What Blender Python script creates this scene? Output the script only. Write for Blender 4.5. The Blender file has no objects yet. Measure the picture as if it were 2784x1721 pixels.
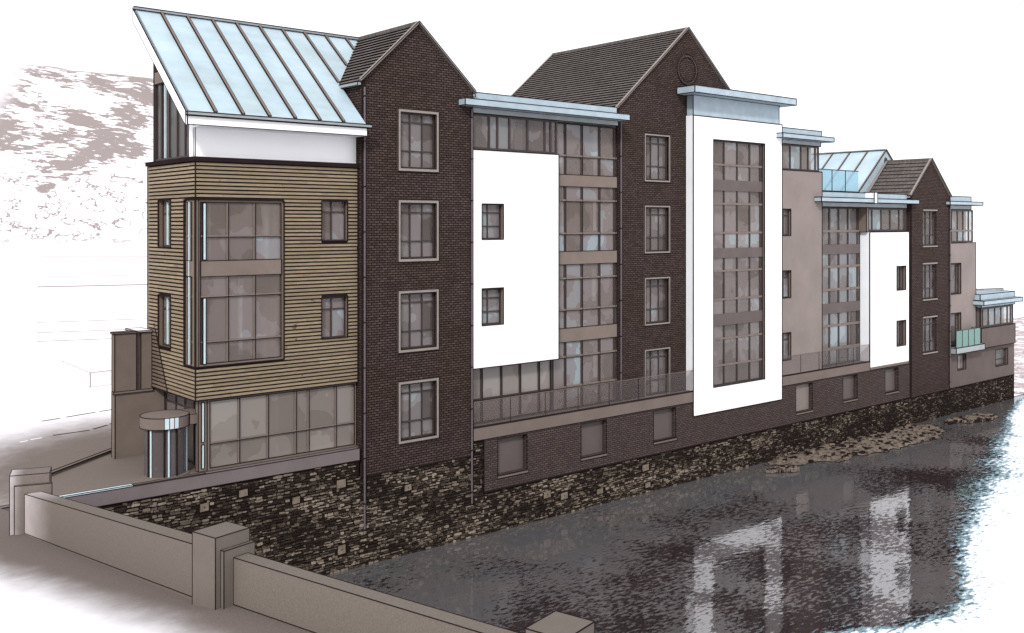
import bpy, bmesh, math, random
from mathutils import Vector, noise
random.seed(7)
SC = bpy.context.scene
COL = SC.collection
MESHOF = {}

# ------------------------------------------------------------------ materials
def newmat(name):
    m = bpy.data.materials.new(name); m.use_nodes = True
    nt = m.node_tree; nt.nodes.clear()
    out = nt.nodes.new('ShaderNodeOutputMaterial')
    return m, nt, out
def N(nt, typ, **kw):
    n = nt.nodes.new(typ)
    for k, v in kw.items(): setattr(n, k, v)
    return n
def setin(n, **kw):
    for k, v in kw.items(): n.inputs[k.replace('_', ' ')].default_value = v
def c4(c): return (c[0], c[1], c[2], 1.0)
def principled(nt, out, rough=0.7, spec=0.3):
    p = N(nt, 'ShaderNodeBsdfPrincipled'); p.inputs['Roughness'].default_value = rough
    p.inputs['Specular IOR Level'].default_value = spec
    nt.links.new(p.outputs[0], out.inputs[0]); return p
def ramp(nt, fac, stops, interp='LINEAR'):
    r = N(nt, 'ShaderNodeValToRGB'); r.color_ramp.interpolation = interp
    els = r.color_ramp.elements
    while len(els) < len(stops): els.new(0.5)
    for e, (p, c) in zip(els, stops): e.position = p; e.color = c4(c)
    nt.links.new(fac, r.inputs[0]); return r
def mixc(nt, fac, a, b, blend='MIX'):
    m = N(nt, 'ShaderNodeMix', data_type='RGBA', blend_type=blend)
    for s, v in ((0, fac), (6, a), (7, b)):
        if isinstance(v, (int, float)): m.inputs[s].default_value = v
        elif isinstance(v, tuple): m.inputs[s].default_value = c4(v)
        else: nt.links.new(v, m.inputs[s])
    return m.outputs[2]
def math_(nt, op, a, b=0.0, c=0.0):
    m = N(nt, 'ShaderNodeMath', operation=op)
    for i, v in enumerate((a, b, c)):
        if isinstance(v, (int, float)): m.inputs[i].default_value = v
        else: nt.links.new(v, m.inputs[i])
    return m.outputs[0]
def coords(nt, sx=1, sy=1, sz=1, kind='Object'):
    t = N(nt, 'ShaderNodeTexCoord'); mp = N(nt, 'ShaderNodeMapping')
    mp.inputs['Scale'].default_value = (sx, sy, sz)
    nt.links.new(t.outputs[kind], mp.inputs[0]); return mp.outputs[0]
def world_pos(nt):
    return N(nt, 'ShaderNodeNewGeometry').outputs['Position']
def noise_(nt, vec, scale, detail=4, rough=0.55):
    n = N(nt, 'ShaderNodeTexNoise'); n.inputs['Scale'].default_value = scale
    n.inputs['Detail'].default_value = detail; n.inputs['Roughness'].default_value = rough
    nt.links.new(vec, n.inputs['Vector']); return n.outputs['Fac']
def wallvec(nt):                      # (x+y, z) works on both wall directions
    s = N(nt, 'ShaderNodeSeparateXYZ'); nt.links.new(world_pos(nt), s.inputs[0])
    c = N(nt, 'ShaderNodeCombineXYZ')
    nt.links.new(math_(nt, 'ADD', s.outputs[0], s.outputs[1]), c.inputs[0])
    nt.links.new(s.outputs[2], c.inputs[1]); return c.outputs[0]

def plain(name, col, var=0.12, scale=1.2, rough=0.75, spec=0.25, bump=0.0, grain=0.06):
    m, nt, out = newmat(name); p = principled(nt, out, rough, spec)
    v = world_pos(nt)
    n1 = noise_(nt, v, scale, 6, 0.6); n2 = noise_(nt, v, 38, 2)
    lo = tuple(x * (1 - var) for x in col); hi = tuple(min(0.97, x * (1 + var)) for x in col)
    c = ramp(nt, n1, [(0.3, lo), (0.7, hi)]).outputs[0]
    if grain:
        g = ramp(nt, n2, [(0.3, (1 - grain * 2,) * 3), (0.7, (1, 1, 1))]).outputs[0]
        c = mixc(nt, 1.0, c, g, 'MULTIPLY')
    nt.links.new(c, p.inputs['Base Color'])
    if bump:
        b = N(nt, 'ShaderNodeBump'); b.inputs['Strength'].default_value = bump; b.inputs['Distance'].default_value = 0.01
        nt.links.new(n2, b.inputs['Height']); nt.links.new(b.outputs[0], p.inputs['Normal'])
    return m

M = {}
M['ink'] = plain('dark_joint', (0.022, 0.015, 0.015), 0.2, rough=0.9, spec=0.0)
M['white'] = plain('white_render', (0.93, 0.93, 0.94), 0.02, 0.4, 0.8, 0.1, grain=0.01)
M['white_soft'] = plain('white_board', (0.84, 0.86, 0.9), 0.06, 0.5, 0.8, 0.1, grain=0.02)  # duller copy of the white: shade of side returns and undersides in the colour
M['fascia'] = plain('pale_blue_metal', (0.37, 0.45, 0.50), 0.12, 1.5, 0.55, 0.3)
M['fascia2'] = plain('grey_blue_metal', (0.30, 0.33, 0.34), 0.12, 1.5, 0.6, 0.3)
M['render'] = plain('grey_render', (0.245, 0.205, 0.19), 0.1, 0.5, 0.9, 0.1, 0.2)
M['render2'] = plain('brown_grey_render', (0.118, 0.092, 0.084), 0.12, 0.6, 0.9, 0.1, 0.2)
M['beam'] = plain('terrace_beam_concrete', (0.175, 0.138, 0.122), 0.1, 0.8, 0.85, 0.1, 0.1)
M['concrete'] = plain('brown_concrete', (0.165, 0.132, 0.112), 0.16, 0.55, 0.9, 0.1, 0.2)
M['plinth'] = plain('mauve_plinth', (0.17, 0.14, 0.14), 0.1, 0.8, 0.85, 0.1, 0.1)
M['surround'] = plain('stone_surround', (0.27, 0.235, 0.21), 0.1, 2, 0.8, 0.15, 0.1)
M['frame'] = plain('brown_frame', (0.175, 0.135, 0.115), 0.1, 2, 0.6, 0.3)
M['frame_dark'] = plain('dark_frame', (0.04, 0.03, 0.028), 0.15, 2, 0.6, 0.3)
M['spandrel'] = plain('spandrel_panel', (0.185, 0.145, 0.122), 0.12, 0.9, 0.6, 0.25)
M['paleblue'] = plain('pale_blue_steel', (0.55, 0.68, 0.72), 0.1, 2, 0.4, 0.4)
M['zinc'] = None
M['spandrel_dark'] = plain('dark_spandrel_panel', (0.115, 0.09, 0.085), 0.12, 0.9, 0.6, 0.25)
M['interior'] = plain('interior_wall', (0.42, 0.35, 0.31), 0.25, 0.35, 0.95, 0.05)
M['drape'] = plain('pale_drape', (0.62, 0.68, 0.7), 0.1, 1.0, 0.95, 0.05)
M['pipe'] = plain('grey_pipe', (0.115, 0.092, 0.105), 0.1, 2, 0.5, 0.3)
M['faint'] = plain('faint_line', (0.40, 0.335, 0.36), 0.05, 1, 0.95, 0.0)
M['pave_white'] = plain('pale_plaster', (0.82, 0.79, 0.81), 0.02, 1, 0.95, 0.0, grain=0.01)
M['dash'] = plain('road_line_dark', (0.06, 0.045, 0.045), 0.2, 1, 0.95, 0.0)

def zinc():
    m, nt, out = newmat('zinc_sheet'); p = principled(nt, out, 0.42, 0.35)
    v = world_pos(nt)
    n1 = noise_(nt, v, 0.45, 5, 0.6)
    c = ramp(nt, n1, [(0.3, (0.345, 0.425, 0.44)), (0.5, (0.40, 0.50, 0.54)), (0.7, (0.45, 0.565, 0.62))]).outputs[0]
    s = N(nt, 'ShaderNodeMapping'); s.inputs['Scale'].default_value = (0.25, 0.25, 3.2)
    nt.links.new(v, s.inputs[0])
    n2 = noise_(nt, s.outputs[0], 1.2, 4)
    c = mixc(nt, 1.0, c, ramp(nt, n2, [(0.35, (0.9, 0.92, 0.95)), (0.65, (1, 1, 1))]).outputs[0], 'MULTIPLY')
    nt.links.new(c, p.inputs['Base Color']); M['zinc'] = m
zinc()

def brick(name, light, light2, mortar, bw=0.21, bh=0.085):
    m, nt, out = newmat(name); p = principled(nt, out, 0.9, 0.1)
    v = wallvec(nt)
    b = N(nt, 'ShaderNodeTexBrick'); b.offset = 0.5
    setin(b, Scale=1.0, Mortar_Size=0.022, Mortar_Smooth=0.2, Bias=0.0, Brick_Width=bw, Row_Height=bh)
    nt.links.new(v, b.inputs['Vector'])
    big = noise_(nt, v, 0.35, 5, 0.6)
    tint = mixc(nt, ramp(nt, big, [(0.4, (0, 0, 0)), (0.62, (1, 1, 1))]).outputs[0], light, light2)
    fine = noise_(nt, v, 9.0, 3)
    tint = mixc(nt, 1.0, tint, ramp(nt, fine, [(0.3, (0.6, 0.6, 0.6)), (0.7, (1.15, 1.12, 1.1))]).outputs[0], 'MULTIPLY')
    b.inputs['Mortar'].default_value = c4(mortar)
    nt.links.new(tint, b.inputs['Color1'])
    nt.links.new(mixc(nt, 0.5, tint, mortar), b.inputs['Color2'])
    nt.links.new(b.outputs['Color'], p.inputs['Base Color'])
    bp = N(nt, 'ShaderNodeBump'); bp.invert = True
    bp.inputs['Strength'].default_value = 0.4; bp.inputs['Distance'].default_value = 0.01
    nt.links.new(b.outputs['Fac'], bp.inputs['Height']); nt.links.new(bp.outputs[0], p.inputs['Normal'])
    return m
M['brick'] = brick('mauve_brick', (0.086, 0.058, 0.047), (0.093, 0.065, 0.061), (0.012, 0.008, 0.007), 0.27, 0.105)
M['brick_low'] = brick('podium_brick', (0.105, 0.080, 0.070), (0.108, 0.083, 0.078), (0.028, 0.019, 0.019), 0.27, 0.105)

def stone():
    m, nt, out = newmat('rubble_stone'); p = principled(nt, out, 0.95, 0.08)
    v = wallvec(nt)
    d = N(nt, 'ShaderNodeTexNoise'); d.inputs['Scale'].default_value = 3.0; d.inputs['Detail'].default_value = 3
    nt.links.new(v, d.inputs['Vector'])
    off = N(nt, 'ShaderNodeVectorMath', operation='MULTIPLY_ADD'); off.inputs[1].default_value = (0.30, 0.10, 0)
    nt.links.new(d.outputs['Color'], off.inputs[0]); nt.links.new(v, off.inputs[2])
    mp = N(nt, 'ShaderNodeMapping'); mp.inputs['Scale'].default_value = (2.5, 7.2, 1)
    nt.links.new(off.outputs[0], mp.inputs[0])
    ve = N(nt, 'ShaderNodeTexVoronoi', feature='DISTANCE_TO_EDGE', voronoi_dimensions='2D'); setin(ve, Scale=1.0, Randomness=0.9)
    vc = N(nt, 'ShaderNodeTexVoronoi', feature='F1', voronoi_dimensions='2D'); setin(vc, Scale=1.0, Randomness=0.9)
    nt.links.new(mp.outputs[0], ve.inputs['Vector']); nt.links.new(mp.outputs[0], vc.inputs['Vector'])
    s = N(nt, 'ShaderNodeSeparateColor'); nt.links.new(vc.outputs['Color'], s.inputs[0])
    cell = ramp(nt, s.outputs[0], [(0.0, (0.02, 0.016, 0.013)), (0.42, (0.045, 0.036, 0.03)), (0.6, (0.14, 0.108, 0.084)), (1.0, (0.26, 0.205, 0.16))]).outputs[0]
    fine = noise_(nt, v, 14, 4, 0.7)
    cell = mixc(nt, 1.0, cell, ramp(nt, fine, [(0.36, (0.25, 0.25, 0.25)), (0.6, (1.1, 1.1, 1.1))]).outputs[0], 'MULTIPLY')
    edge = ramp(nt, ve.outputs['Distance'], [(0.07, (0, 0, 0)), (0.17, (1, 1, 1))]).outputs[0]
    c = mixc(nt, edge, (0.012, 0.008, 0.007), cell)
    nt.links.new(c, p.inputs['Base Color'])
    bp = N(nt, 'ShaderNodeBump'); bp.inputs['Strength'].default_value = 0.8; bp.inputs['Distance'].default_value = 0.04
    nt.links.new(ve.outputs['Distance'], bp.inputs['Height']); nt.links.new(bp.outputs[0], p.inputs['Normal'])
    return m
M['stone'] = stone()
M['stone_block'] = plain('dressed_stone', (0.24, 0.19, 0.15), 0.3, 3, 0.95, 0.05, 0.3, grain=0.25)

def laid_stone():
    m, nt, out = newmat('laid_stone'); p = principled(nt, out, 0.95, 0.05)
    at = N(nt, 'ShaderNodeAttribute'); at.attribute_name = 'tone'
    v = wallvec(nt); n = noise_(nt, v, 11, 5, 0.7)
    f = math_(nt, 'ADD', at.outputs['Fac'], math_(nt, 'MULTIPLY', math_(nt, 'SUBTRACT', n, 0.5), 0.9))
    c = ramp(nt, f, [(0.12, (0.018, 0.013, 0.011)), (0.42, (0.045, 0.034, 0.027)), (0.6, (0.115, 0.09, 0.07)), (0.85, (0.21, 0.168, 0.132)), (1.0, (0.28, 0.225, 0.18))]).outputs[0]
    nt.links.new(c, p.inputs['Base Color']); return m
M['laid_stone'] = laid_stone()
M['mortar'] = plain('dark_stone_joint', (0.014, 0.010, 0.009), 0.3, 3, 0.95, 0.0)
def timber(name, a, b):
    m, nt, out = newmat(name); p = principled(nt, out, 0.85, 0.15)
    at = N(nt, 'ShaderNodeAttribute'); at.attribute_name = 'tone'
    v = wallvec(nt); mp = N(nt, 'ShaderNodeMapping'); mp.inputs['Scale'].default_value = (1.0, 14, 1)
    nt.links.new(v, mp.inputs[0])
    g = noise_(nt, mp.outputs[0], 2.2, 5, 0.65)
    k = noise_(nt, v, 2.6, 2)
    c = mixc(nt, at.outputs['Fac'], a, b)
    c = mixc(nt, 1.0, c, ramp(nt, g, [(0.35, (0.72, 0.7, 0.66)), (0.65, (1.08, 1.06, 1.04))]).outputs[0], 'MULTIPLY')
    c = mixc(nt, ramp(nt, k, [(0.70, (0, 0, 0)), (0.76, (1, 1, 1))]).outputs[0], c, (0.1, 0.06, 0.04))
    nt.links.new(c, p.inputs['Base Color']); return m
M['timber'] = timber('pale_timber_board', (0.235, 0.187, 0.130), (0.305, 0.247, 0.170))
M['timber_shade'] = timber('weathered_timber_board', (0.15, 0.115, 0.09), (0.19, 0.145, 0.11))  # darker copy of the boards, with a cast shadow put into the colour

def tile():
    m, nt, out = newmat('roof_tile'); p = principled(nt, out, 0.8, 0.2)
    at = N(nt, 'ShaderNodeAttribute'); at.attribute_name = 'tone'
    v = world_pos(nt)
    sp = N(nt, 'ShaderNodeSeparateXYZ'); nt.links.new(v, sp.inputs[0])
    # joints between tiles run across the course, every other course shifted
    u = math_(nt, 'ADD', math_(nt, 'MULTIPLY', sp.outputs[1], 3.2), math_(nt, 'MULTIPLY', at.outputs['Fac'], 7.3))
    fr = math_(nt, 'FRACT', u)
    j = ramp(nt, fr, [(0.0, (0.45, 0.45, 0.45)), (0.12, (1, 1, 1))], 'CONSTANT').outputs[0]
    n = noise_(nt, v, 2.0, 4)
    c = ramp(nt, n, [(0.3, (0.080, 0.068, 0.061)), (0.7, (0.132, 0.115, 0.106))]).outputs[0]
    c = mixc(nt, 1.0, c, j, 'MULTIPLY')
    nt.links.new(c, p.inputs['Base Color']); return m
M['tile'] = tile()

def glass_mat(name, tones, mixf=0.42, rough=0.06):
    """tinted window glass: a dusty reflective film over see-through glass"""
    m, nt, out = newmat(name)
    at = N(nt, 'ShaderNodeAttribute'); at.attribute_name = 'tone'
    oi = N(nt, 'ShaderNodeObjectInfo')
    v = world_pos(nt)
    n = noise_(nt, v, 0.55, 3, 0.5)
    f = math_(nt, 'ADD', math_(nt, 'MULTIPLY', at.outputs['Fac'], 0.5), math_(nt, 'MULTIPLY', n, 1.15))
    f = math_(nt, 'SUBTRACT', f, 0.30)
    col = ramp(nt, f, tones, 'CONSTANT').outputs[0]  # paler steps of the ramp draw reflections into the glass colour
    p = N(nt, 'ShaderNodeBsdfPrincipled'); p.inputs['Roughness'].default_value = rough
    p.inputs['Specular IOR Level'].default_value = 0.5
    nt.links.new(col, p.inputs['Base Color'])
    t = N(nt, 'ShaderNodeBsdfTransparent'); t.inputs[0].default_value = (0.86, 0.84, 0.82, 1)
    mx = N(nt, 'ShaderNodeMixShader'); mx.inputs[0].default_value = mixf
    nt.links.new(p.outputs[0], mx.inputs[1]); nt.links.new(t.outputs[0], mx.inputs[2])
    nt.links.new(mx.outputs[0], out.inputs[0]); return m
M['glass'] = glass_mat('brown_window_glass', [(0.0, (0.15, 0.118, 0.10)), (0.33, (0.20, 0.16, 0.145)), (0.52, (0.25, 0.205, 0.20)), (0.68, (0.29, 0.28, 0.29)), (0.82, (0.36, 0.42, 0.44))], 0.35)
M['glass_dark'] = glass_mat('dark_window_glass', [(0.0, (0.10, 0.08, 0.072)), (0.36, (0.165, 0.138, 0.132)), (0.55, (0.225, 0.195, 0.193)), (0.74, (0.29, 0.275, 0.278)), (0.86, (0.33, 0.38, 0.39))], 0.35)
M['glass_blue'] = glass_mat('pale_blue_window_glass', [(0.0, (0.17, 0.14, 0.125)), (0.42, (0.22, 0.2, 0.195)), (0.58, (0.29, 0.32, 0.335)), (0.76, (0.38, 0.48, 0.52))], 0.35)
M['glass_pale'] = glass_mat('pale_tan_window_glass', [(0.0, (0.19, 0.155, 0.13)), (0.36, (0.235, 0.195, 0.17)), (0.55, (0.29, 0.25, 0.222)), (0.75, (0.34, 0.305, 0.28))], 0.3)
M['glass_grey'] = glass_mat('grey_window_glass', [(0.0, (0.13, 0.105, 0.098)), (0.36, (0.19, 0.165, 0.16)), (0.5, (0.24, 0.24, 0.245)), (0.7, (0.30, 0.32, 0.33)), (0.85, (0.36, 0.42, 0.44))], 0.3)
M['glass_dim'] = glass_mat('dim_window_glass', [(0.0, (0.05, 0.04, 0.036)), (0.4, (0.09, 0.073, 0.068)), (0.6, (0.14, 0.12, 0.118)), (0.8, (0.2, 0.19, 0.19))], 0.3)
def clear_glass(name, tint, fac, film):
    m, nt, out = newmat(name)
    p = N(nt, 'ShaderNodeBsdfPrincipled'); setin(p, Roughness=0.05); p.inputs['Base Color'].default_value = c4(film)
    t = N(nt, 'ShaderNodeBsdfTransparent'); t.inputs[0].default_value = c4(tint)
    mx = N(nt, 'ShaderNodeMixShader'); mx.inputs[0].default_value = fac
    nt.links.new(p.outputs[0], mx.inputs[1]); nt.links.new(t.outputs[0], mx.inputs[2]); nt.links.new(mx.outputs[0], out.inputs[0])
    return m
M['rail_glass'] = clear_glass('clear_rail_glass', (0.86, 0.84, 0.84), 0.90, (0.30, 0.26, 0.25))
M['rail_green'] = clear_glass('green_rail_glass', (0.70, 0.86, 0.80), 0.40, (0.20, 0.34, 0.30))
M['rail_blue'] = clear_glass('blue_rail_glass', (0.72, 0.88, 0.95), 0.55, (0.36, 0.52, 0.6))
M['door_glass'] = clear_glass('door_glass', (0.7, 0.7, 0.74), 0.5, (0.17, 0.14, 0.14))

def faded(name, col, white, cx, cy, r0, r1, bump=0.0, axis=None):
    """pale ground stained brown round one spot (world position)"""
    m, nt, out = newmat(name); p = principled(nt, out, 0.95, 0.05)
    v = world_pos(nt)
    if axis is None:
        d = N(nt, 'ShaderNodeVectorMath', operation='DISTANCE'); d.inputs[1].default_value = (cx, cy, 5.0)
        nt.links.new(v, d.inputs[0]); dist = d.outputs['Value']
    else:
        d = N(nt, 'ShaderNodeVectorMath', operation='DOT_PRODUCT'); d.inputs[1].default_value = (axis[0], axis[1], 0)
        nt.links.new(v, d.inputs[0]); dist = math_(nt, 'SUBTRACT', d.outputs['Value'], cx * axis[0] + cy * axis[1])
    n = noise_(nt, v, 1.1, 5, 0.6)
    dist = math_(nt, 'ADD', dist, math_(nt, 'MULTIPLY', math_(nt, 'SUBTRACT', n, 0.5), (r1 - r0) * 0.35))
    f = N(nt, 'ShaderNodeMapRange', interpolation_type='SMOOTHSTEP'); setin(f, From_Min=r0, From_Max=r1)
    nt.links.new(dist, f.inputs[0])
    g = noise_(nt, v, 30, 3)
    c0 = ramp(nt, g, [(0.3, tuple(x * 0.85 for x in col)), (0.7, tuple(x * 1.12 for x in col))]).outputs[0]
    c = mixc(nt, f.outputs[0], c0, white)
    nt.links.new(c, p.inputs['Base Color']); return m
PAPER = (0.90, 0.865, 0.89)
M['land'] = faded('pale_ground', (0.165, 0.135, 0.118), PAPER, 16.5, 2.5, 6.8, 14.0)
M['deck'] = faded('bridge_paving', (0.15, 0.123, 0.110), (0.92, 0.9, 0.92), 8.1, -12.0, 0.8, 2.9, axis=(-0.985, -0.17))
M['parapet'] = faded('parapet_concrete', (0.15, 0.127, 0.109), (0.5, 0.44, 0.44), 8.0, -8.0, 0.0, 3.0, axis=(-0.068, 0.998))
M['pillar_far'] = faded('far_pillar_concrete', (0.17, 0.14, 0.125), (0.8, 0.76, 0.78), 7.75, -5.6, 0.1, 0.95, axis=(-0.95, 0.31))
M['bank'] = plain('white_bank', (0.86, 0.88, 0.92), 0.05, 0.2, 0.95, 0.0, grain=0.02)
M['far'] = plain('pale_far_ground', PAPER, 0.01, 0.02, 0.95, 0.0, grain=0.0)

def hillmat(name='hill_scrub'):
    m, nt, out = newmat(name); p = principled(nt, out, 1.0, 0.0)
    t = N(nt, 'ShaderNodeAttribute'); t.attribute_name = 'hmask'      # r: height 0..1, g: across, fades out to the far left
    s = N(nt, 'ShaderNodeSeparateColor'); nt.links.new(t.outputs['Color'], s.inputs[0])
    h, a = s.outputs[0], s.outputs[1]
    def uv(su, sv, w):
        c = N(nt, 'ShaderNodeCombineXYZ'); nt.links.new(math_(nt, 'MULTIPLY', a, su), c.inputs[0])
        nt.links.new(math_(nt, 'ADD', math_(nt, 'MULTIPLY', h, sv), math_(nt, 'MULTIPLY', a, su * 0.25)), c.inputs[1]); c.inputs[2].default_value = w; return c.outputs[0]
    big = noise_(nt, uv(30, 9, 2.3), 1.0, 2, 0.5); fine = noise_(nt, uv(100, 62, 4.1), 1.0, 5, 0.7); mid = noise_(nt, uv(88, 26, 8.2), 1.0, 3, 0.5)
    band = math_(nt, 'ADD', math_(nt, 'MULTIPLY', big, 1.0), math_(nt, 'MULTIPLY', fine, 1.0))
    lift = ramp(nt, h, [(0.30, (0, 0, 0)), (0.62, (0.6, 0.6, 0.6)), (0.85, (0.5, 0.5, 0.5)), (1.0, (0.0, 0.0, 0.0))]).outputs[0]
    band = math_(nt, 'ADD', band, math_(nt, 'MULTIPLY', lift, 0.20))
    fill = ramp(nt, math_(nt, 'MULTIPLY', band, 0.6), [(0.642, (0, 0, 0)), (0.654, (1, 1, 1))]).outputs[0]
    cont = math_(nt, 'ABSOLUTE', math_(nt, 'SUBTRACT', math_(nt, 'ADD', mid, math_(nt, 'MULTIPLY', fine, 0.16)), 0.645))
    line = ramp(nt, cont, [(0.012, (1, 1, 1)), (0.028, (0, 0, 0))]).outputs[0]
    up = ramp(nt, math_(nt, 'ADD', h, math_(nt, 'MULTIPLY', math_(nt, 'SUBTRACT', big, 0.5), 0.7)), [(0.33, (0, 0, 0)), (0.36, (1, 1, 1))]).outputs[0]
    lo = ramp(nt, h, [(0.03, (0, 0, 0)), (0.08, (1, 1, 1))]).outputs[0]
    pat = mixc(nt, up, mixc(nt, 1.0, line, lo, 'MULTIPLY'), fill)
    crest = ramp(nt, h, [(0.985, (0, 0, 0)), (0.992, (0.8, 0.8, 0.8))]).outputs[0]
    pat = mixc(nt, 1.0, pat, crest, 'LIGHTEN')
    fade = ramp(nt, a, [(0.14, (0, 0, 0)), (0.158, (1, 1, 1)), (0.42, (1, 1, 1)), (0.5, (0, 0, 0))]).outputs[0]
    pat = mixc(nt, 1.0, pat, fade, 'MULTIPLY')
    c = mixc(nt, pat, (0.80, 0.755, 0.78), (0.285, 0.245, 0.235))
    nt.links.new(c, p.inputs['Base Color']); return m
M['hill'] = hillmat()

def scrub():
    m, nt, out = newmat('far_bank_scrub'); p = principled(nt, out, 1.0, 0.0)
    v = world_pos(nt); n = noise_(nt, v, 0.5, 6, 0.7)
    c = ramp(nt, n, [(0.44, (0.88, 0.84, 0.86)), (0.5, (0.32, 0.26, 0.26)), (0.62, (0.62, 0.56, 0.56))]).outputs[0]
    nt.links.new(c, p.inputs['Base Color']); return m
M['scrub'] = scrub()

def pebbles():
    m, nt, out = newmat('gravel'); p = principled(nt, out, 0.95, 0.05)
    v = coords(nt)
    vo = N(nt, 'ShaderNodeTexVoronoi', feature='F1'); setin(vo, Scale=2.6)
    nt.links.new(v, vo.inputs['Vector'])
    n = noise_(nt, v, 2.4, 5, 0.7)
    c = ramp(nt, n, [(0.40, (0.035, 0.026, 0.022)), (0.47, (0.12, 0.097, 0.078)), (0.6, (0.19, 0.153, 0.125))]).outputs[0]
    nt.links.new(c, p.inputs['Base Color']); return m
M['gravel'] = pebbles()

def water():
    m, nt, out = newmat('river_water')
    v = world_pos(nt)
    mp = N(nt, 'ShaderNodeMapping'); mp.inputs['Rotation'].default_value = (0, 0, math.radians(40)); mp.inputs['Scale'].default_value = (0.6, 1.5, 1)
    nt.links.new(v, mp.inputs[0])
    n1 = noise_(nt, mp.outputs[0], 2.2, 2, 0.5); n2 = noise_(nt, mp.outputs[0], 0.25, 3)
    n3 = noise_(nt, mp.outputs[0], 6.0, 2, 0.5)
    hgt = math_(nt, 'ADD', math_(nt, 'MULTIPLY', n1, 0.5), math_(nt, 'MULTIPLY', n3, 0.12))
    b = N(nt, 'ShaderNodeBump'); b.inputs['Strength'].default_value = 0.30; b.inputs['Distance'].default_value = 0.035
    nt.links.new(hgt, b.inputs['Height'])
    sp = noise_(nt, mp.outputs[0], 4.2, 4, 0.72)
    patch = noise_(nt, v, 0.16, 3)
    dens = math_(nt, 'ADD', sp, math_(nt, 'MULTIPLY', math_(nt, 'SUBTRACT', patch, 0.5), 0.75))
    sy = N(nt, 'ShaderNodeSeparateXYZ'); nt.links.new(v, sy.inputs[0])
    far_ = N(nt, 'ShaderNodeMapRange'); setin(far_, From_Min=-1.0, From_Max=-9.0, To_Min=-0.12, To_Max=0.04); nt.links.new(sy.outputs[1], far_.inputs[0])
    dens = math_(nt, 'ADD', dens, far_.outputs[0])
    fleck = ramp(nt, dens, [(0.515, (0, 0, 0)), (0.56, (1, 1, 1))]).outputs[0]
    c = ramp(nt, n2, [(0.35, (0.088, 0.088, 0.092)), (0.65, (0.104, 0.092, 0.090))]).outputs[0]
    c = mixc(nt, fleck, c, (0.026, 0.019, 0.020))
    d = N(nt, 'ShaderNodeBsdfDiffuse'); nt.links.new(c, d.inputs[0])
    g = N(nt, 'ShaderNodeBsdfGlossy'); g.inputs['Roughness'].default_value = 0.03; nt.links.new(mixc(nt, fleck, (0.95, 0.94, 0.95), (0.30, 0.27, 0.27)), g.inputs[0])
    nt.links.new(b.outputs[0], g.inputs['Normal'])
    fr = N(nt, 'ShaderNodeFresnel'); fr.inputs[0].default_value = 1.33
    f = math_(nt, 'ADD', math_(nt, 'MULTIPLY', fr.outputs[0], 0.9), 0.13)
    mx = N(nt, 'ShaderNodeMixShader'); nt.links.new(f, mx.inputs[0])
    nt.links.new(d.outputs[0], mx.inputs[1]); nt.links.new(g.outputs[0], mx.inputs[2]); nt.links.new(mx.outputs[0], out.inputs[0])
    return m
M['water'] = water()
M['foam'] = plain('pale_foam', (0.30, 0.46, 0.52), 0.3, 1.0, 0.7, 0.2)

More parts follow.
